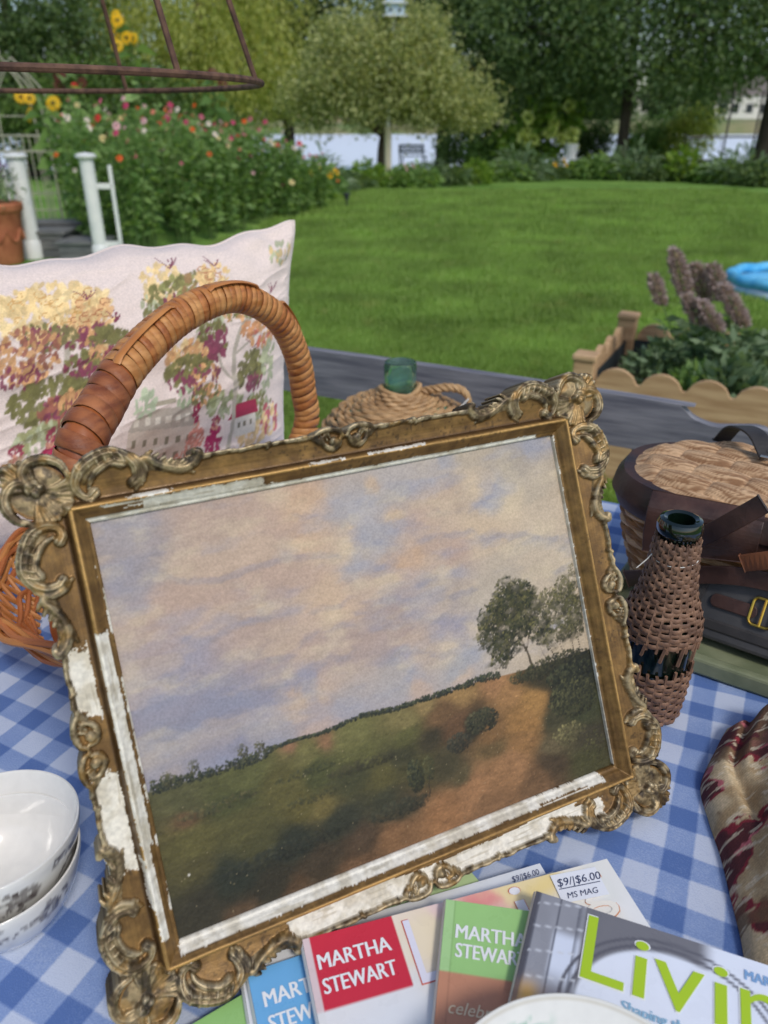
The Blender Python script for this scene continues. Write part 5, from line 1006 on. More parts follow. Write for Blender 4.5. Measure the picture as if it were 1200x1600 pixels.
link('soil', npmesh('soil', np.stack([X, Y, .30 + .03 * fbm(X * 9, Y * 9, 3, 4)], -1).reshape(-1, 3), gridq(26, 50)), M_SOIL, pl)

# ============================================================ vegetation helpers
def leaves(P, N_, size, asp=.5, curl=.25, droop=0, rs=np.random):
    """four-cornered leaves folded on the midrib. P (n,3) bases, N_ (n,3) directions"""
    n = len(P); N_ = N_ / (np.linalg.norm(N_, axis=1, keepdims=True) + 1e-9)
    s = (size * (.7 + .6 * rs.rand(n)))[:, None] if np.isscalar(size) else size[:, None]
    a = rs.randn(n, 3); sd = np.cross(N_, a); sd /= (np.linalg.norm(sd, axis=1, keepdims=True) + 1e-9); up = np.cross(sd, N_)
    tip = P + N_ * s + np.array([0, 0, -droop]) * s; mid = P + N_ * s * .45
    l = mid + sd * s * asp * .5 + up * s * curl * .25; r_ = mid - sd * s * asp * .5 + up * s * curl * .25
    V = np.stack([P, l, tip, r_], 1).reshape(-1, 3); i = np.arange(n)[:, None] * 4; return V, np.concatenate([i, i + 1, i + 2, i + 3], 1)
def leafobj(name, P, N_, size, m, parent=None, asp=.5, curl=.3, droop=0, rs=np.random, smooth=False):
    V, Q = leaves(P, N_, size, asp, curl, droop, rs); return link(name, npmesh(name, V, Q, None, smooth), m, parent)
G1 = leafmat('zinnia_leaf', L(88, 124, 64), L(158, 188, 118), .5); G2 = leafmat('dark_leaf', L(72, 100, 64), L(134, 156, 104), .5); G3 = leafmat('willow_leaf', L(140, 160, 80), L(216, 218, 136), .55)
G4 = leafmat('olive_leaf', L(116, 134, 82), L(210, 212, 152), .5); G5 = leafmat('herb_leaf', L(84, 112, 76), L(140, 160, 124)); G6 = leafmat('bright_leaf', L(96, 136, 50), L(150, 176, 78), .4)
M_STEM = mat('green_stem', L(92, 116, 62), rough=.7); M_BARK = mat('dark_bark', L(54, 46, 40), L(86, 76, 66), 6, .9, .8, 18, .03, stretch=(1, 1, .25)); M_BARK2 = mat('brown_bark', L(76, 62, 52), L(104, 88, 74), 6, .9, .8, 18, .03, stretch=(1, 1, .25))

# ---- plants in the planter: giant hyssop spikes and herbs
rsn = np.random.RandomState(31)
M_SPIKE = leafmat('hyssop_bloom', L(158, 138, 140), L(206, 188, 184), .3)
def plant_pos(px, py, t): return atd(px, py, t)
ptm = pl.matrix_basis if False else (Matrix.Translation((pf[0], pf[1], 0)) @ Matrix.Rotation(PANG, 4, 'Z')); pinv = ptm.inverted()
def inplanter(u, v): q = ptm @ Vector((u, v, .31)); return q
hy = [(.40, .42, 1056, 405, 1.0), (.34, .30, 1022, 440, .55), (.46, .50, 1090, 425, .8), (.56, .46, 1116, 425, .75), (.66, .38, 1136, 460, .9), (.50, .30, 1075, 470, .6), (.60, .30, 1100, 480, .6)]
for i, (u_, v_, tx, ty, sc_) in enumerate(hy):
    b0_ = inplanter(u_, v_); q = np.array(pinv @ Vector(b0_)); dep = np.dot(np.array(b0_) - CAM, AF); tip = atd(tx, ty, dep * 1.0)
    h = thing('hyssop_plant', ['tall hyssop with the fattest mauve bloom spike in the planter', 'short hyssop with round faded bloom nearest the planter corner post', 'hyssop with slender faded bloom spike standing in the planter'][min(i, 2)], 'plant', tuple(b0_), 0, 'hyssop in the planter')
    tp = tip - np.array(b0_); ln = np.linalg.norm(tp)
    MB().tube([(0, 0, 0), tuple(tp * .5 + np.array([.012, 0, 0])), tuple(tp)], [.004, .003, .002], 6).build('stem', M_STEM, h, True)
    n = 70; t = rsn.rand(n) * .62; P = t[:, None] * tp + rsn.randn(n, 3) * .012; d = rsn.randn(n, 3); d[:, 2] = np.abs(d[:, 2]) * .3; leafobj('foliage', P, d, .055, G5, h, .45, rs=rsn)
    n = int(900 * sc_); t = rsn.rand(n); spl = .15 * sc_ + .04; axis = tp / ln; rad = .026 * sc_ ** .5 * (np.sin(np.pi * np.clip(t * .9 + .1, 0, 1)) ** .5 * (.6 + .4 * vn(t * 9, t * 0, i)))
    th = rsn.rand(n) * 6.28; P = tp + axis * (-spl * .8 + t * spl)[:, None] + np.stack([np.cos(th) * rad, np.sin(th) * rad, 0 * th], 1); d = np.stack([np.cos(th), np.sin(th), .5 + 0 * th], 1) + rsn.randn(n, 3) * .3
    leafobj('bloom_spike', P, d, .024, M_SPIKE, h, .35, rs=rsn)
for i in range(16):                                            # herbs and small leafy plants filling the planter
    u_, v_ = .22 + (i % 6) * .15 + rsn.uniform(-.05, .05), .15 + (i // 6) * .22 + rsn.uniform(-.05, .05)
    if u_ < .3 and v_ < .2: continue
    b0_ = inplanter(u_, v_); h = thing('herb_plant', 'low bushy %s herb plant growing in the cedar planter' % ('small-leaved grey-green', 'mid green', 'broad-leaved grey-green', 'small-leaved grey-green')[i % 4], 'plant', tuple(b0_), rsn.rand() * 6, 'herbs in the planter')
    n = 420; th = rsn.rand(n) * 6.28; q = rsn.rand(n) ** .6; hh = .10 + .13 * rsn.rand(); P = np.stack([q * .11 * np.cos(th), q * .11 * np.sin(th), rsn.rand(n) * hh * (1.1 - q * .6)], 1); d = P * np.array([1, 1, .4]) + rsn.randn(n, 3) * .06 + np.array([0, 0, .04])
    leafobj('foliage', P, d, .036 + .014 * (i % 3), (G5, G1, G5, G5)[i % 4], h, .5, rs=rsn)
    for k_ in range(6): MB().tube([(0, 0, -.02), (rsn.randn() * .04, rsn.randn() * .04, hh * .8)], .002, 5).build('stem', M_STEM, h)

# ============================================================ inflatable pool
pool_c = np.array([3.36, 6.3]); gz = float(ground_z(*pool_c)); pool = thing('paddling_pool', 'round inflatable blue paddling pool with white lower ring on the lawn', 'pool', (pool_c[0], pool_c[1], gz))
M_BLUEV = mat('blue_vinyl', L(60, 160, 216), L(110, 196, 232), 9, .4, spec=.5); M_WHITEV = mat('white_vinyl', L(206, 216, 224), L(150, 190, 206), 7, .3)
def poolring(z, rr, m, nm, wob, R0=.55):
    MB().tube([((R0 + wob * math.sin(12 * a)) * math.cos(a), (R0 + wob * math.sin(12 * a)) * math.sin(a), z + wob * .8 * math.sin(12 * a + 1)) for a in np.linspace(0, 2 * math.pi, 120, endpoint=False)], rr, 14, closed=True).build(nm, m, pool, True)
poolring(.045, .043, M_WHITEV, 'lower_ring', .003); poolring(.118, .042, M_BLUEV, 'upper_ring', .006)
MB().lathe([(.001, .03), (.49, .03), (.52, .08)], 60).build('floor', M_BLUEV, pool, True)
MB().lathe([(.001, .09), (.51, .09)], 60).build('water', mat('pool_water', L(120, 190, 226), rough=.1, spec=.5), pool, True)

# ============================================================ flower bed on the left
def blossom_mesh(rs, R, petals, layers=2):
    mb = MB()
    for l in range(layers):
        for k_ in range(petals):
            a = 2 * math.pi * (k_ + .5 * l) / petals; r_ = R * (1 - .3 * l); z = .006 * l; c_, s_ = math.cos(a), math.sin(a); w = r_ * 1.9 / petals
            mb.add([(c_ * .15 * R, s_ * .15 * R, z + .004), (c_ * r_ * .7 - s_ * w, s_ * r_ * .7 + c_ * w, z + .003), (c_ * r_, s_ * r_, z - .004), (c_ * r_ * .7 + s_ * w, s_ * r_ * .7 - c_ * w, z + .003)], [(0, 1, 2, 3)])
    return mb.mesh('blossom', True)
bm_ = [blossom_mesh(rsn, .045, 13, 3), blossom_mesh(rsn, .032, 8, 1), blossom_mesh(rsn, .06, 16, 1)]
def petalmat(nm, c): return leafmat(nm, L(*c), L(*[min(255, int(v * 1.12)) for v in c]), .3)
PETAL = {k_: petalmat(k_ + '_petal', c) for k_, c in dict(orange=(226, 96, 36), red=(206, 50, 50), pink=(214, 110, 140), rose=(196, 64, 112), salmon=(222, 140, 116), white=(226, 216, 206), cream=(222, 206, 150), gold=(236, 182, 30), maroon=(96, 44, 40), pale=(222, 176, 186)).items()}
CENT = mat('flower_centre', L(70, 46, 24), L(120, 86, 30), 200, .9)
cen = MB(); cen.ball((0, 0, .006), .012, 6, .6); cen_me = cen.mesh('centre', True); cen_me.materials.append(CENT)
def put_blossom(parent, pos, which, color, sc_=1.0, face=(0, 0, 1)):
    key = 'b%d_%s' % (which, color); me = bpy.data.meshes.get(key)
    if me is None: me = bm_[which].copy(); me.name = key; me.materials.clear(); me.materials.append(PETAL[color])
    o = link('blossom', me, None, parent, tuple(pos)); o.rotation_euler = Vector(face).to_track_quat('Z', 'Y').to_euler(); o.scale = (sc_,) * 3
    c_ = link('centre', cen_me, None, o); return o
def zinnia_variant(seed):
    rs = np.random.RandomState(seed); P = []; D = []; stems = MB(); tops = []
    for s in range(9):
        a = rs.rand() * 6.28; q = .22 * rs.rand() ** .5; h = .82 + .22 * rs.rand(); bx, by = q * .35 * math.cos(a), q * .35 * math.sin(a); tx, ty = q * 1.15 * math.cos(a), q * 1.15 * math.sin(a)
        stems.tube([(bx, by, 0), ((bx + tx) / 2, (by + ty) / 2, h * .55), (tx, ty, h)], [.006, .005, .003], 5, caps=False); tops.append((tx, ty, h))
        for k_ in range(16):
            t = .12 + .86 * (k_ + rs.rand() * .6) / 16; p = np.array([bx + (tx - bx) * t, by + (ty - by) * t, h * t])
            for m_ in range(2): th = k_ * 1.57 + m_ * 2.1 + rs.rand() * .5; P.append(p); D.append((math.cos(th), math.sin(th), .35 + .3 * rs.randn()))
    V, Q = leaves(np.array(P), np.array(D), .10, .42, .4, .25, rs); return npmesh('foliage', V, Q, None, False), stems.mesh('stems', True), tops
ZV = [zinnia_variant(100 + k_) for k_ in range(4)]
for v in ZV: v[0].materials.append(G1); v[1].materials.append(M_STEM)
bed = [(-2.62, 8.35), (-2.05, 9.7), (-1.45, 11.3), (-1.05, 12.6)]
cols_ = ['orange', 'pink', 'rose', 'red', 'salmon', 'pale', 'white', 'cream', 'pink', 'rose']
cnt = 0
for row_ in range(5):
    for k_ in range(11):
        t = k_ / 10 * 3; i = min(2, int(t)); f = t - i; bx = bed[i][0] + (bed[i + 1][0] - bed[i][0]) * f - .42 * row_ + rsn.uniform(-.1, .1); by = bed[i][1] + (bed[i + 1][1] - bed[i][1]) * f + .16 * row_ + rsn.uniform(-.1, .1)
        _q = np.array([bx, by, .6]) - CAM
        if 600 + 1200 * _q[0] / (_q @ AF) < 105: continue
        v = ZV[rsn.randint(4)]; hs = (1.30 - .24 * k_ / 10 + .07 * row_) * rsn.uniform(.93, 1.07) * (1.0 if k_ < 9 else .8)
        z = thing('zinnia_plant', 'leafy zinnia plant with scattered bright blossoms in the crowded flower bed', 'plant', (bx, by, float(ground_z(bx, by))), rsn.rand() * 6.28, 'zinnias in the flower bed'); z.scale = (1.05, 1.05, hs)
        link('foliage', v[0], None, z); link('stems', v[1], None, z)
        mine = [cols_[rsn.randint(len(cols_))] for m_ in range(4)]; u3 = sorted(set(mine)); z['label'] = 'leafy zinnia plant with ' + (' and '.join(u3[:2]) if len(u3) < 3 else ', '.join(u3[:-1]) + ' and ' + u3[-1]) + ' blossoms in the crowded flower bed'
        zi = z.rotation_euler.z
        for m_ in range(4):
            tp = v[2][rsn.randint(len(v[2]))]; lo_ = m_ == 3; fa = -1.57 - zi + rsn.randn() * .5
            pos = (tp[0], tp[1], tp[2] + .005) if not lo_ else (.3 * math.cos(fa), .3 * math.sin(fa), rsn.uniform(.45, .8))
            put_blossom(z, pos, 0 if rsn.rand() < .7 else 1, mine[m_], rsn.uniform(.6, 1.0), (math.cos(fa) * .8, math.sin(fa) * .8, .7))
# sunflowers rising above the zinnias
for (px_s, py_s, n_, dep, hcol, lab) in ((200, 30, 7, 9.6, 'gold', 'tall sunflower plant bearing a cluster of yellow heads above the zinnias'), (95, 95, 4, 9.0, 'maroon', 'tall sunflower plant with drooping dark maroon heads'), (60, 140, 4, 8.6, 'gold', 'shorter sunflower plant with golden heads beside the wire arch'), (330, 120, 2, 10.4, 'maroon', 'single dark sunflower stalk at the back of the flower bed')):
    tp = atd(px_s, py_s, dep); gz = float(ground_z(tp[0], tp[1])); s = thing('sunflower_plant', lab, 'plant', (tp[0], tp[1], gz)); h = tp[2] - gz
    MB().tube([(.05, .1, 0), (.02, .05, h * .5), (0, 0, h)], [.016, .012, .006], 7).build('stem', M_STEM, s, True)
    P = []; D = []
    for k_ in range(26): t = .35 + .63 * k_ / 26; th = k_ * 2.4; P.append((.02, .05 * (1 - t), h * t)); D.append((math.cos(th), math.sin(th), .1))
    leafobj('foliage', np.array(P), np.array(D), .24, G1, s, .6, droop=.3, rs=rsn)
    for k_ in range(n_):
        dx, dz = rsn.uniform(-.2, .2), rsn.uniform(-.32, .1); e = (dx, rsn.uniform(-.1, .1), h + dz); MB().tube([(0, 0, h - .4), (dx * .6, 0, h + dz - .1), e], .005, 5).build('stem', M_STEM, s); put_blossom(s, e, 2, hcol, rsn.uniform(1.1, 1.6), (rsn.randn() * .4, -1, .35))

# ============================================================ gate posts, pot, boxes, wire arch on the far left
M_WHITEP = mat('white_gate_paint', L(214, 216, 214), L(228, 228, 224), 8, .45, .15, 40, rvar=.1)
for (pt, lab) in (((22, 240, 7.4), 'white painted gate post behind the terracotta pot'), ((133, 240, 7.1), 'white painted gate post with broken picket rail, beside the zinnias')):
    tp = atd(*pt); g = thing('gate_post', lab, 'post', (tp[0], tp[1], 0)); h = tp[2]
    RP = .085 if pt[0] < 100 else .064
    MB().tube([(0, 0, -.02), (0, 0, h - .04)], RP, 20).build('shaft', M_WHITEP, g, True)
    MB().lathe([(.001, h - .045), (RP + .008, h - .045), (RP + .03, h - .03), (RP + .03, h - .012), (RP + .01, h), (.001, h + .012)], 24).build('cap', M_WHITEP, g, True); MB().lathe([(RP, 0), (RP + .015, .0), (RP + .015, .16), (RP, .18)], 20).build('base_collar', M_WHITEP, g, True)
    sx_ = .2 if pt[0] > 100 else -.14
    MB().box((sx_, .02, h * .47), (.035, .025, h * .86), bev=.006).build('picket', M_WHITEP, g)
    for zz_ in (.18, h - .28): MB().box((sx_ / 2, .02, zz_), (abs(sx_), .025, .05), bev=.005).build('rail', M_WHITEP, g)
pp_ = at(4, 411, .0); pot = thing('terracotta_pot', 'large moulded terracotta pot holding a purple flowering plant', 'pot', (pp_[0] + .05, pp_[1] - .02, 0))
M_TERRA = mat('terracotta', L(150, 86, 58), L(186, 116, 82), 9, .8, .3, 40, .004)
MB().lathe([(.001, .0), (.15, .0), (.165, .02), (.20, .30), (.215, .44), (.222, .45), (.224, .47), (.235, .475), (.250, .50), (.252, .545), (.240, .56), (.225, .555), (.215, .50), (.001, .49)], 40).build('body', M_TERRA, pot, True)
for k_ in range(8):
    a = 2 * math.pi * k_ / 8 + .3; MB().tube([((.205 + .012 * 0) * math.cos(a + t_), .205 * math.sin(a + t_), .33 - .11 * math.cos(t_ / .392 * 1.57) + 0) for t_ in np.linspace(-.39, .39, 12)], .010, 6).build('moulded_swag', M_TERRA, pot, True)
n = 500; P = np.stack([rsn.randn(n) * .11, rsn.randn(n) * .11, .5 + rsn.rand(n) * .34], 1); fp_ = thing('potted_salvia', 'purple flowering plant with silvery leaves growing in the terracotta pot', 'plant', (pp_[0] + .05, pp_[1] - .02, .49)); P[:, 2] -= .49
leafobj('foliage', P, rsn.randn(n, 3) + np.array([0, 0, .5]), .06, G5, fp_, .3, rs=rsn)
n = 160; P = np.stack([.05 + rsn.randn(n) * .07, rsn.randn(n) * .08, .30 + rsn.rand(n) * .14], 1); leafobj('blooms', P, rsn.randn(n, 3), .035, leafmat('purple_petal', L(96, 60, 120), L(140, 96, 160)), fp_, .6, rs=rsn)
M_BEDW = mat('grey_bed_boards', L(88, 90, 92), L(120, 120, 118), 6, .8, .3, 30, .003, stretch=(1, 6, 6))
for i, (a0, a1, z1, dpt, lab) in enumerate((((44, 362), (92, 362), .26, .5, 'grey plank raised bed with flat capping board, beside the left gate post'), ((92, 378), (150, 378), .20, .45, 'low grey plank step box between the gate posts'), ((40, 347), (140, 347), .30, .3, 'long grey plank raised bed behind the step box'))):
    A = at(*a0, z1); B_ = at(*a1, z1); c_ = (A + B_) / 2; w = np.linalg.norm(B_ - A) + .1; bx_ = thing('plank_bed', lab, 'raised bed', (c_[0], c_[1] + dpt / 2, 0), math.atan2(B_[1] - A[1], B_[0] - A[0]))
    MB().box((0, 0, z1 - .015), (w, dpt, .03)).build('capping', M_BEDW, bx_, bevel=.004)
    for zz_ in np.arange(.045, z1 - .03, .085): MB().box((0, -dpt / 2 + .03, zz_ + .0), (w - .06, .025, .078)).build('board', M_BEDW, bx_); MB().box((0, dpt / 2 - .03, zz_), (w - .06, .025, .078)).build('board', M_BEDW, bx_)
    for sx_ in (-1, 1): MB().box((sx_ * (w / 2 - .06), 0, (z1 - .03) / 2), (.04, dpt - .09, z1 - .034)).build('end_post', M_BEDW, bx_)
# cream wire arch and railing
M_WIRE = mat('cream_wire', L(176, 172, 152), rough=.5)
wa = atd(20, 205, 9.6); war = thing('wire_arch', 'cream wire gothic arch trellis behind the left gate post', 'trellis', (wa[0], wa[1], 0))
H_ = atd(5, 90, 9.6)[2]
for dy in (0, .35):
    for w in (.42, .30):
        L_ = [(-w, dy, 0), (-w, dy, H_ * .62), (-w * .8, dy, H_ * .80), (-w * .3, dy, H_ * .93), (-.0, dy, H_ * (1 if w > .4 else .95))]
        for sg in (1, -1): MB().tube([(sg * x, y, z) for x, y, z in map(tuple, catmull(L_, 6))], .009, 6).build('wire', M_WIRE, war, True)
    for z in (.4, .9, 1.3): MB().tube([(-.42, dy, z), (.42, dy, z)], .006, 6).build('crossbar', M_WIRE, war)
MB().ball((0, 0, H_ + .03), .03, 8, 1.6).build('finial', M_WIRE, war, True)
rlA = atd(-30, 212, 10.2); rail = thing('wire_railing', 'cream metal railing with thin upright bars behind the wire arch', 'railing', (rlA[0], rlA[1], 0)); hr = rlA[2]
MB().tube([(0, 0, hr), (1.0, 0, hr)], .012, 6).build('top_rail', M_WIRE, rail); MB().tube([(0, 0, .15), (1.0, 0, .15)], .010, 6).build('bottom_rail', M_WIRE, rail)
for k_ in range(12): MB().tube([(.02 + k_ * .087, 0, 0), (.02 + k_ * .087, 0, hr)], .008, 6).build('bar', M_WIRE, rail)

# ============================================================ rusty hanging hoop frame, near the camera
M_RUST = mat('rusty_iron', L(70, 48, 40), L(112, 82, 66), 60, .8, .6, 300, .001)
rc = atd(-10, 128, 1.02); rh = thing('iron_hoop_frame', 'rusty iron hoop with upright rods hanging above the cushion', 'iron frame', tuple(rc))
RR = rc[0]; RR = abs(atd(405, 128, 1.02)[0] - rc[0]); TL_ = R_(0.05)
MB().tube([(RR * math.cos(a), RR * math.sin(a), -RR * math.sin(a) * math.tan(TL_)) for a in np.linspace(0, 2 * math.pi, 96, endpoint=False)], .0042, 8, closed=True).build('lower_hoop', M_RUST, rh, True)
top_r = RR * .45; ht = .62
for a in map(R_, (-34, -4, 78, 122, 166, 208, 248, 284)):
    MB().tube([(RR * math.cos(a), RR * math.sin(a), -RR * math.sin(a) * math.tan(TL_)), (top_r * math.cos(a), top_r * math.sin(a), ht)], .0036, 7).build('rod', M_RUST, rh, True)
MB().tube([(top_r * math.cos(a), top_r * math.sin(a), ht) for a in np.linspace(0, 2 * math.pi, 60, endpoint=False)], .0042, 8, closed=True).build('upper_hoop', M_RUST, rh, True)
for k_ in range(3): a = 2.09 * k_; MB().tube([(top_r * math.cos(a), top_r * math.sin(a), ht), (0, 0, ht + .35)], .002, 6).build('chain', M_RUST, rh)
MB().tube([(0, 0, ht + .35), (0, 0, ht + .9)], .003, 6).build('hanging_rod', M_RUST, rh)
# ============================================================ trees
def limb_tree(parent, base_r, pts, branches, m):
    mb = MB(); mb.tube([tuple(p) for p in catmull(pts, 5)], list(np.interp(np.linspace(0, 1, (len(pts) - 1) * 5 + 1), [0, .06, 1], [base_r * 1.35, base_r, base_r * .45])), 12)
    mb.build('trunk', m, parent, True)
    for b_ in branches: MB().tube([tuple(p) for p in catmull(b_, 4)], list(np.linspace(base_r * .42, base_r * .10, (len(b_) - 1) * 4 + 1)), 8).build('limb', m, parent, True)
def crown_pts(rs, blobs, n, shell=.55):
    """points in ellipsoid lumps, gathered towards their outsides; returns points and outward directions"""
    w = np.array([b_[3] * b_[4] * b_[5] for b_ in blobs]) ** .75; w /= w.sum(); k_ = rs.choice(len(blobs), n, p=w); B_ = np.array(blobs)[k_]
    d = rs.randn(n, 3); d /= np.linalg.norm(d, axis=1, keepdims=True); q = (shell + (1 - shell) * rs.rand(n)) ** 1.0 * (.85 + .3 * rs.rand(n))
    return B_[:, :3] + d * B_[:, 3:] * q[:, None], d
def crown(rs, blobs, nclump, per, spread, size, asp, droop, hang=0):
    C_, d = crown_pts(rs, blobs, nclump); n = nclump * per; P = np.repeat(C_, per, 0) + rs.randn(n, 3) * spread; D = np.repeat(d, per, 0) * .6 + rs.randn(n, 3) * .8; D[:, 2] -= droop
    if hang: P[:, 2] -= np.abs(rs.randn(n)) * hang
    return leaves(P, D, size, asp, .25, droop * .3, rs)
def tree(name, label, base, trunk, blobs, nclump, per, spread, size, m, bark, r0, branches=(), asp=.55, droop=.2, hang=0, seed=1, group=None):
    rs = np.random.RandomState(seed); t = thing(name, label, 'tree', (base[0], base[1], float(ground_z(base[0], base[1])) - .03), 0, group)
    limb_tree(t, r0, trunk, branches, bark); V, Q = crown(rs, blobs, nclump, per, spread, size, asp, droop, hang)
    link('crown', npmesh('crown', V, Q, None, False), m, t); return t
def pos(px, t): p = atd(px, 280, t); return np.array([p[0], p[1]])
# dome-shaped tree on the edge of the lawn
b_ = pos(598, 17.6)
tree('dome_tree', 'dome-shaped tree with yellow-green top and short trunk in front of the lake', b_, [(0, 0, 0), (0, 0, .7), (.05, 0, 1.25), (0, 0, 2.2)],
     [(0, 0, 2.45, 1.5, 1.4, .95), (-.95, 0, 1.95, 1.1, 1.1, .75), (1.15, .1, 1.85, 1.25, 1.2, .65), (0, -.4, 2.1, 1.5, 1.3, .9), (1.9, .1, 1.55, .7, .8, .38), (-1.6, 0, 1.7, .65, .7, .45), (.5, 0, 3.1, .8, .8, .4), (-.5, 0, 3.0, .8, .8, .45)],
     820, 50, .16, .085, G4, M_BARK2, .14, [[(0, 0, 1.1), (-.6, 0, 1.6), (-1.3, .1, 1.9)], [(0, 0, 1.15), (.7, -.1, 1.6), (1.6, 0, 1.8)], [(0, 0, 1.3), (.1, -.5, 1.9), (.2, -.9, 2.3)], [(0, 0, 1.0), (-.5, -.3, 1.35), (-.9, -.5, 1.5)]], seed=3)
# purple-martin house on its pole
mp = pos(606, 17.1); mh = thing('bird_house', 'white multi-storey bird house on a pole beside the dome tree', 'bird house', (mp[0], mp[1], float(ground_z(*mp))))
zb = 3.16
MB().tube([(0, 0, 0), (0, 0, 1.15)], .075, 14).build('lower_pole', mat('cream_post', L(206, 196, 168), rough=.6), mh, True)
MB().tube([(.0, 0, 1.15), (.12, 0, zb)], .04, 12).build('pole', M_WHITEP, mh, True)
for k_ in range(2): MB().box((.14, 0, zb + .12 + k_ * .22), (.38, .38, .20)).build('storey', mat('bird_house_walls', L(176, 196, 214), rough=.5), mh); MB().box((.14, 0, zb + .01 + k_ * .22), (.5, .5, .025)).build('ledge', M_WHITEP, mh)
for k_ in range(2):
    for x in (-.09, .09): MB().lathe([(.001, 0), (.03, 0), (.03, .006), (.001, .006)], 12, M=Matrix.Translation((.14 + x, -.192, zb + .11 + .22 * k_)) @ Matrix.Rotation(R_(90), 4, 'X')).build('entrance', M_LINER, mh)
MB().add([(-.14, -.28, zb + .46), (.42, -.28, zb + .46), (.42, .28, zb + .46), (-.14, .28, zb + .46), (.14, 0, zb + .72)], [(0, 1, 4), (1, 2, 4), (2, 3, 4), (3, 0, 4), (3, 2, 1, 0)]).build('roof', M_WHITEP, mh)
# tall shade trees on the right
def shade(px, t, label, r0, blobs, nc, seed, m=G2, lean=0, size=.125):
    b_ = pos(px, t); tree('shade_tree', label, b_, [(0, 0, 0), (lean * .3, 0, 1.4), (lean * .7, .1, 3.2), (lean, .1, 5.5)], blobs, int(nc * .34), 36, .25, size, m, M_BARK, r0,
        [[(lean * .3, 0, 2.0), (-1.2, -.6, 2.9), (-2.6, -1.0, 3.2)], [(lean * .4, 0, 2.2), (1.4, -.5, 3.0), (2.8, -.8, 3.1)], [(lean * .5, 0, 2.6), (.4, -1.2, 3.4), (.6, -2.4, 3.4)]], seed=seed, group='shade trees along the shore')
shade(965, 20.6, 'dark shade tree with straight black trunk beside the white stool', .17, [(0, 0, 5.2, 3.6, 3.0, 2.4), (-2.2, -.6, 3.4, 2.0, 1.8, 1.5), (2.0, -.5, 3.2, 2.0, 1.8, 1.4), (0, -1.6, 3.3, 2.2, 1.3, 1.3), (1.2, -1.4, 2.4, 1.2, .9, .8), (-1.2, .6, 2.3, 1.4, 1.2, .8), (2.8, .3, 2.4, 1.0, 1, .7)], 2700, 11)
shade(1188, 20.0, 'thick-trunked dark shade tree beside the swing frame', .32, [(0, 0, 5.6, 3.6, 3.0, 2.6), (-1.8, -.8, 3.6, 1.7, 1.6, 1.3), (.6, -1.4, 3.4, 2.0, 1.5, 1.3), (1.8, 0, 3.0, 2.0, 2.0, 1.3)], 1900, 12)
shade(770, 22.5, 'leaning dark shade tree with reddish trunk behind the dome tree', .20, [(.4, 0, 5.0, 3.4, 2.6, 2.4), (-1.6, 0, 3.9, 1.8, 1.5, 1.4), (1.2, -.6, 3.2, 2.0, 1.6, 1.6), (.6, -.4, 2.0, 1.5, 1.2, .9), (2.4, 0, 2.4, 1.4, 1.3, 1.0)], 2500, 13, lean=-.6)
shade(690, 24.0, 'tall dark tree standing at the water behind the bird house', .22, [(0, 0, 5.6, 2.8, 2.2, 2.0), (-1.4, 0, 4.6, 2.0, 1.8, 1.3), (1.5, 0, 4.2, 2.0, 1.6, 1.6)], 1700, 14)
# yellow-green willow and darker trees on the left
b_ = pos(330, 22)
tree('willow_tree', 'yellow-green willow with drooping foliage beyond the flower bed', b_, [(0, 0, 0), (.1, 0, 1.6), (0, 0, 3), (.2, 0, 5)], [(0, 0, 4.6, 3.0, 2.6, 1.8), (-1.8, 0, 3.3, 2.2, 2.0, 1.6), (1.0, -.4, 3.0, 2.0, 1.6, 1.5), (-.4, -1.2, 2.6, 2.4, 1.2, 1.4), (2.0, .2, 2.4, 1.1, 1.0, .9), (-3.0, .3, 2.2, 1.6, 1.4, 1.2)],
     1900, 22, .17, .13, G3, M_BARK2, .25, [[(0, 0, 1.8), (-1.2, -.4, 3), (-2.2, -.6, 3.4)], [(0, 0, 2), (1.2, -.2, 2.8), (1.8, -.3, 3.1)]], asp=.32, droop=.9, hang=.25, seed=21)
b_ = pos(60, 20); tree('ash_tree', 'dark green tree rising behind the wire arch', b_, [(0, 0, 0), (0, 0, 2), (0, 0, 4.6)], [(0, 0, 4.4, 2.6, 2.2, 2.2), (-1.2, -.4, 2.8, 1.8, 1.5, 1.4), (1.2, -.3, 2.5, 1.5, 1.4, 1.2), (0, 0, 1.4, 2.0, 1.4, .9)], 1500, 20, .2, .13, G2, M_BARK, .2, [[(0, 0, 1.9), (1, -.3, 2.6), (1.8, -.4, 3)]], seed=22)
b_ = pos(455, 24.5); tree('linden_tree', 'mid green tree between the willow and the dome tree', b_, [(0, 0, 0), (0, 0, 2), (0, 0, 5)], [(0, 0, 4.9, 2.2, 2.0, 2.0), (-1.0, -.3, 3.2, 1.6, 1.3, 1.4), (1.1, -.2, 3.0, 1.5, 1.3, 1.2), (.2, 0, 2.2, 1.6, 1.0, .6)], 1500, 20, .2, .13, G1 if False else leafmat('linden_leaf', L(52, 76, 36), L(120, 140, 70), .35), M_BARK, .2, [[(0, 0, 1.9), (1, -.3, 2.6), (1.8, -.4, 3)]], seed=23)
b_ = pos(200, 18.5); tree('lilac_bush', 'tall leafy bush standing between flower bed and willow', b_, [(0, 0, 0), (0, 0, .8), (0, 0, 1.6)], [(0, 0, 1.5, 2.0, 1.2, 1.1), (-1.6, .2, 1.3, 1.2, 1.0, .9), (1.7, .2, 1.0, 1.2, .9, .8)], 1300, 10, .13, .14, leafmat('lilac_leaf', L(60, 88, 44), L(120, 146, 78), .35), M_BARK, .08, [[(0, 0, .4), (.5, 0, 1.0), (.9, 0, 1.5)]], seed=24)
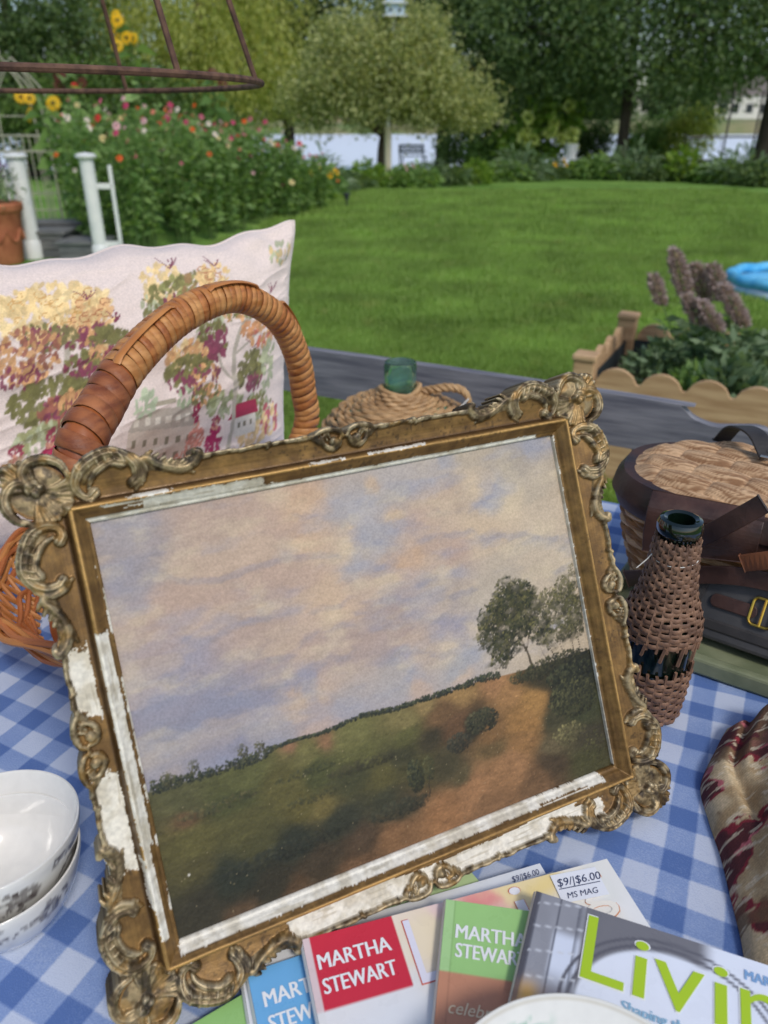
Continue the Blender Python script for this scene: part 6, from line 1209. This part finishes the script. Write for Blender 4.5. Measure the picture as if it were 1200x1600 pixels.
# ---- border along the far edge of the lawn: every clump a plant
def mound(seed, n, R, H_, leaf, m, asp):
    rs = np.random.RandomState(seed); th = rs.rand(n) * 6.28; q = rs.rand(n) ** .5; P = np.stack([q * R * np.cos(th), q * R * np.sin(th), rs.rand(n) * H_ * np.sqrt(np.clip(1 - q * q * .8, 0, 1))], 1); D = P * np.array([1, 1, .5]) + rs.randn(n, 3) * .1 + np.array([0, 0, .15 * H_]); V, Q = leaves(P, D, leaf, asp, .3, .3, rs); me = npmesh('foliage', V, Q, None, False); me.materials.append(m); return me
MND = [mound(1, 420, .42, .42, .16, G1, .45), mound(2, 380, .36, .55, .20, G6, .3), mound(3, 420, .45, .34, .14, G2, .5), mound(4, 300, .38, .60, .28, G5, .14)]
brd = [(485, 318), (505, 308), (525, 302), (552, 300), (575, 297), (622, 296), (650, 294), (676, 291), (700, 290), (722, 287), (742, 288), (765, 284), (790, 283), (812, 282), (835, 281), (860, 279), (905, 279), (930, 280), (952, 280), (985, 281), (1010, 282), (1035, 282), (1062, 283), (1090, 284), (1120, 286), (1150, 288), (1178, 290), (1205, 292)]
what = ['broad-leaved', 'strap-leaved', 'dark-leaved', 'grassy']; near = lambda x: 'at the foot of the flower bed' if x < 540 else 'around the dome tree' if x < 690 else 'in front of the leaning tree' if x < 800 else 'around the pale hydrangea' if x < 900 else 'around the straight black trunk' if x < 1040 else 'beneath the swing frame'
for i, (x, y) in enumerate(brd):
    p = at(x, y, -.03); k_ = (i * 7 + i // 3) % 4; t = thing('border_plant', '%s green clump in the lawn border %s' % (what[k_], near(x)), 'plant', (p[0], p[1], float(ground_z(p[0], p[1]))), rsn.rand() * 6, 'clumps in the lawn border'); link('foliage', MND[k_], None, t)
    s_ = rsn.uniform(.75, 1.25); t.scale = (s_ * 1.15, s_, s_ * rsn.uniform(.8, 1.2))
    if i in (0, 2, 15): 
        for q in range(4): put_blossom(t, (rsn.uniform(-.3, .3), -.35, .3 + .15 * rsn.rand()), 1, 'gold', 1.6, (0, -1, .5))
    elif i in (1, 5):
        for q in range(4): put_blossom(t, (rsn.uniform(-.3, .3), -.3, .3 + .2 * rsn.rand()), 1, 'pale', 1.5, (0, -1, .5))
MD = mat('bed_mulch', L(70, 52, 42), L(96, 74, 58), 4, .95, .5, 20, .02)
# hydrangea with lime heads
hp_ = at(842, 272, -.05); hyd = thing('hydrangea_bush', 'hydrangea bush with pale lime flower heads beside the white stool', 'bush', (hp_[0], hp_[1], float(ground_z(hp_[0], hp_[1]))))
rs = np.random.RandomState(9); V, Q = crown(rs, [(0, 0, .75, .65, .5, .65), (.4, 0, 1.0, .4, .4, .35), (-.5, 0, .5, .4, .4, .4)], 330, 6, .1, .15, .6, .2); link('foliage', npmesh('foliage', V, Q, None, False), G6, hyd)
PETL = petalmat('lime_petal', (206, 214, 140))
for k_ in range(13):
    th = rs.rand() * 6.28; c_ = np.array([.55 * math.cos(th), -.35 - .15 * rs.rand(), .45 + .95 * rs.rand()]); n = 60; d = rs.randn(n, 3); d /= np.linalg.norm(d, axis=1, keepdims=True); leafobj('flower_head', c_ + d * .05, d, .09, PETL, hyd, .9, rs=rs)
for k_ in range(5): MB().tube([(rs.randn() * .05, 0, 0), (rs.randn() * .3, rs.randn() * .1, .9)], .01, 5).build('stem', M_STEM, hyd)
hyd.scale = (1.3, 1.3, 1.35)
for i, (x, t_, h_, w_, m_, lb) in enumerate(((728, 22.5, 1.25, .9, G2, 'dark leafy shrub beneath the leaning tree'), (768, 21.8, 1.0, .8, G1, 'mid green shrub at the foot of the leaning tree'), (806, 22.6, 1.35, .8, G2, 'dark shrub between the leaning tree and hydrangea'), (918, 23.0, 1.3, .6, G2, 'dark shrub between the white stool and black trunk'), (1012, 22.8, 1.5, .8, G1, 'loose green shrub beside the straight black trunk'), (1068, 22.4, 1.7, .7, G3, 'sunlit yellow-green shrub beside the swing frame'), (1000, 23.6, .9, .6, G3, 'low yellow-green shrub behind the black trunk'))):
    p_ = pos(x, t_); sb_ = thing('shore_shrub', lb, 'shrub', (p_[0], p_[1], float(ground_z(*p_))), 0, 'shrubs along the shore'); rs = np.random.RandomState(200 + i); V, Q = crown(rs, [(0, 0, h_ * .5, w_, w_ * .7, h_ * .5), (w_ * .4, 0, h_ * .75, w_ * .5, w_ * .5, h_ * .35), (-w_ * .5, 0, h_ * .6, w_ * .5, w_ * .5, h_ * .35)], 260, 12, .11, .11, .5, .2, .05); link('foliage', npmesh('foliage', V, Q, None, False), m_, sb_)
    for k_ in range(4): MB().tube([(rs.randn() * .05, 0, 0), (rs.randn() * .3, rs.randn() * .1, h_ * .8)], .012, 5).build('stem', M_BARK2, sb_)
# tub on a white stool
st = at(888, 276, -.05); sg_ = float(ground_z(st[0], st[1])); stl = thing('garden_stool', 'white slatted garden stool carrying a white tub', 'stool', (st[0], st[1], sg_))
for k_ in range(4): MB().box((0, -.18 + .12 * k_, .42), (.62, .10, .025)).build('slat', M_WHITEP, stl)
for x in (-.27, .27):
    for y in (-.16, .16): MB().tube([(x, y, 0), (x * .95, y * .95, .408)], .022, 8).build('leg', M_WHITEP, stl)
    MB().box((x, 0, .39), (.03, .40, .03)).build('rail', M_WHITEP, stl)
tub = thing('white_tub', 'plain white round tub standing on the garden stool', 'tub', (st[0], st[1], sg_ + .433))
MB().lathe([(.001, 0), (.13, 0), (.17, .30), (.185, .31), (.185, .335), (.165, .335), (.155, .30), (.12, .02), (.001, .02)], 24).build('bucket', M_WHITEP, tub, True); MB().lathe([(.165, .27), (.178, .275), (.178, .29), (.17, .295)], 24).build('rim_band', M_WHITEP, tub, True)
# bench at the water
wb = at(645, 262, -.10); wbn = thing('lakeside_bench', 'dark green slatted bench on the shore facing the lake', 'bench', (wb[0], wb[1], float(ground_z(wb[0], wb[1]))), R_(15)); M_DKG = mat('dark_green_paint', L(40, 58, 48), rough=.5)
for k_ in range(4): MB().box((0, -.2 + .12 * k_, .44), (1.15, .09, .03)).build('seat_slat', M_DKG, wbn); 
for k_ in range(3): MB().box((0, .26, .58 + .13 * k_), (1.15, .025, .09)).build('back_slat', M_DKG, wbn)
for x in (-.52, .52):
    MB().box((x, -.18, .21), (.05, .05, .42)).build('leg', M_DKG, wbn); MB().box((x, .23, .43), (.05, .045, .86)).build('leg', M_DKG, wbn); MB().box((x, .02, .62), (.05, .5, .03)).build('armrest', M_DKG, wbn)
wbn.scale = (.75, .75, .75)
# swing frame on the right
sw = at(1128, 286, -.08); swf = thing('swing_frame', 'thin dark metal swing frame beside the thick-trunked tree', 'swing frame', (sw[0], sw[1], float(ground_z(sw[0], sw[1])))); M_DKM = mat('dark_metal', L(70, 66, 62), rough=.5)
for x in (-.05, .62): MB().tube([(x - .08, 0, 0), (x, .1, 1.9)], .025, 8).build('post', M_DKM, swf)
MB().tube([(-.9, .05, .95), (.62, .05, .95)], .022, 8).build('crossbar', M_DKM, swf); MB().tube([(-.9, .1, 0), (-.9, .05, .95)], .022, 8).build('post', M_DKM, swf)
MB().box((-.45, .0, .45), (.6, .3, .03)).build('seat', M_DKM, swf)
for x in (-.72, -.18): MB().tube([(x, .03, .94), (x, .0, .46)], .008, 6).build('hanger', M_DKM, swf)
# small black lamp stuck in the lawn
gl_ = at(542, 328, .0); gln = thing('garden_lamp', 'small black solar lamp stuck in the lawn beside the flower border', 'lamp', (gl_[0], gl_[1], float(ground_z(gl_[0], gl_[1]))))
MB().tube([(0, 0, -.03), (0, 0, .16)], .012, 8).build('stake', M_LINER, gln); MB().lathe([(.001, .15), (.035, .15), (.04, .22), (.06, .225), (.055, .245), (.001, .25)], 16).build('lamp_head', M_LINER, gln, True)
# ---- far shore: houses and trees
def house(px, dist, w, h, label, wallc):
    p = atd(px, 200, dist); o = thing('lake_house', label, 'house', (p[0], p[1], .7)); wm_ = mat('house_wall', L(*wallc), rough=.8); rf = mat('house_roof', L(120, 112, 108), rough=.9)
    MB().box((0, 0, h / 2), (w, w * .7, h)).build('wall', wm_, o); d = w * .35 + .3; e = w / 2 + .4
    MB().add([(-e, -d, h), (e, -d, h), (e, d, h), (-e, d, h), (-e, 0, h + w * .3), (e, 0, h + w * .3)], [(0, 1, 5, 4), (2, 3, 4, 5), (1, 2, 5), (3, 0, 4), (3, 2, 1, 0)]).build('roof', rf, o)
    for k_ in range(4): MB().box((-w / 2 + w * (k_ + .5) / 4, -w * .35 - .03, h * .55), (w * .12, .05, h * .3)).build('window', M_LINER, o)
house(1142, 128, 9, 4.2, 'white lake house across the water on the open bank', (220, 218, 210)); house(505, 126, 8, 2.6, 'low beige lake house across the water beside a grey one', (196, 176, 150)); house(560, 132, 7, 2.8, 'low grey lake house across the water', (170, 168, 164))
rs = np.random.RandomState(77); FV, FQ = crown(rs, [(0, 0, 3.6, 3.6, 3.0, 3.2), (-1.6, 0, 2.4, 2.4, 2, 2), (1.8, 0, 2.4, 2.2, 2, 2)], 420, 6, .5, .9, .6, .1); fme = npmesh('crown', FV, FQ, None, False); fme.materials.append(leafmat('far_leaf', L(70, 92, 60), L(120, 140, 90), .2)); ftr = MB().tube([(0, 0, 0), (0, 0, 3)], [.35, .2], 8).mesh('trunk'); ftr.materials.append(M_BARK)
k_ = 0
for x in np.linspace(-85, 95, 34):
    t = thing('shore_tree', 'distant round tree on the far bank of the lake', 'tree', (x + rs.uniform(-2, 2), 140 + rs.uniform(0, 22), .9), rs.rand() * 6, 'trees on the far bank'); s_ = rs.uniform(.8, 1.5); t.scale = (s_, s_, s_ * rs.uniform(.9, 1.2)); link('crown', fme, None, t); link('trunk', ftr, None, t)

# ============================================================ grass blades on the lawn (uncountable)
rs = np.random.RandomState(4)
tv = []; tf = []
for k_ in range(14):
    a = rs.rand() * 6.28; b_ = rs.randn(2) * .012; h = .030 + .022 * rs.rand(); ln_ = rs.randn(2) * .012; w = .0024; c_, s_ = math.cos(a) * w, math.sin(a) * w; i = len(tv)
    tv += [(b_[0] - c_, b_[1] - s_, 0), (b_[0] + c_, b_[1] + s_, 0), (b_[0] + c_ * .8 + ln_[0] * .5, b_[1] + s_ * .8 + ln_[1] * .5, h * .6), (b_[0] - c_ * .8 + ln_[0] * .5, b_[1] - s_ * .8 + ln_[1] * .5, h * .6), (b_[0] + ln_[0], b_[1] + ln_[1], h)]; tf += [(i, i + 1, i + 2, i + 3), (i + 3, i + 2, i + 4)]
tme = bpy.data.meshes.new('grass_tuft'); tme.from_pydata(tv, [], tf); tme.update(); tme.materials.append(leafmat('grass_blade', L(104, 144, 58), L(164, 192, 104), .45)); tuft = bpy.data.objects.new('grass_tuft', tme)
_t = tme.materials[0].node_tree; _N = _t.nodes; _g = [n_ for n_ in _N if n_.type == 'NEW_GEOMETRY'][0]; _r = [n_ for n_ in _N if n_.type == 'VALTORGB'][0]
_mp = _N.new('ShaderNodeMapping'); _mp.inputs['Scale'].default_value = (.9, 1.1, 1); _mp.inputs['Rotation'].default_value = (0, 0, R_(14)); _ns = _N.new('ShaderNodeTexNoise'); _ns.inputs['Scale'].default_value = 1.3; _ns.inputs['Detail'].default_value = 7
_mr = _N.new('ShaderNodeMapRange'); _mr.inputs[1].default_value = .32; _mr.inputs[2].default_value = .68; _mr.inputs[3].default_value = .68; _mr.inputs[4].default_value = 1.14; _sc = _N.new('ShaderNodeVectorMath'); _sc.operation = 'SCALE'
_t.links.new(_g.outputs['Position'], _mp.inputs[0]); _t.links.new(_mp.outputs[0], _ns.inputs['Vector']); _t.links.new(_ns.outputs[0], _mr.inputs[0]); _t.links.new(_mr.outputs[0], _sc.inputs['Scale'])
_dst = [l_.to_socket for l_ in _r.outputs[0].links]; _t.links.new(_r.outputs[0], _sc.inputs[0])
_n2 = _N.new('ShaderNodeTexNoise'); _n2.inputs['Scale'].default_value = 5.5; _n2.inputs['Detail'].default_value = 5; _t.links.new(_g.outputs['Position'], _n2.inputs['Vector'])
_m2 = _N.new('ShaderNodeMapRange'); _m2.inputs[1].default_value = .58; _m2.inputs[2].default_value = .74; _m2.inputs[3].default_value = 0; _m2.inputs[4].default_value = .55; _t.links.new(_n2.outputs[0], _m2.inputs[0])
_mx = _N.new('ShaderNodeMix'); _mx.data_type = 'RGBA'; _t.links.new(_m2.outputs[0], _mx.inputs[0]); _t.links.new(_sc.outputs[0], _mx.inputs[6]); _mx.inputs[7].default_value = (*L(176, 180, 112), 1)
for d_ in _dst: _t.links.new(_mx.outputs[2], d_)
def grass(name, x0, x1, y0, y1, dens, scl, seed):
    xs = np.linspace(x0, x1, 14); ys = np.linspace(y0, y1, 14); X, Y = np.meshgrid(xs, ys); me = npmesh(name, np.stack([X, Y, ground_z(X, Y) - .004], -1).reshape(-1, 3), gridq(14, 14)); o = link(name, me, M_LAWN); o['kind'] = 'stuff'
    ng = bpy.data.node_groups.new(name, 'GeometryNodeTree'); ng.interface.new_socket('Geometry', in_out='INPUT', socket_type='NodeSocketGeometry'); ng.interface.new_socket('Geometry', in_out='OUTPUT', socket_type='NodeSocketGeometry')
    n = ng.nodes; k = ng.links; gi = n.new('NodeGroupInput'); go = n.new('NodeGroupOutput'); di = n.new('GeometryNodeDistributePointsOnFaces'); ins = n.new('GeometryNodeInstanceOnPoints'); ob = n.new('GeometryNodeObjectInfo'); rv = n.new('FunctionNodeRandomValue'); rz = n.new('FunctionNodeRandomValue'); cx = n.new('ShaderNodeCombineXYZ')
    di.inputs['Density'].default_value = dens; di.inputs['Seed'].default_value = seed; ob.inputs['Object'].default_value = tuft; ob.inputs['As Instance'].default_value = True
    rv.data_type = 'FLOAT'; rv.inputs[2].default_value = .7 * scl; rv.inputs[3].default_value = 1.3 * scl; rz.data_type = 'FLOAT'; rz.inputs[2].default_value = 0; rz.inputs[3].default_value = 6.28; rz.inputs['Seed'].default_value = 5
    k.new(gi.outputs[0], di.inputs[0]); k.new(di.outputs[0], ins.inputs['Points']); k.new(ob.outputs['Geometry'], ins.inputs['Instance']); k.new(rz.outputs[1], cx.inputs[2]); k.new(cx.outputs[0], ins.inputs['Rotation']); k.new(rv.outputs[1], ins.inputs['Scale']); k.new(ins.outputs[0], go.inputs[0])
    mo = o.modifiers.new('blades', 'NODES'); mo.node_group = ng; return o
grass('grass', -1.5, 3.4, 1.7, 5.2, 1700, 1.0, 1); grass('grass', -1.9, 4.6, 5.2, 9.5, 650, 1.35, 2); grass('grass', -1.6, 7.0, 9.5, 16.5, 160, 1.9, 3)
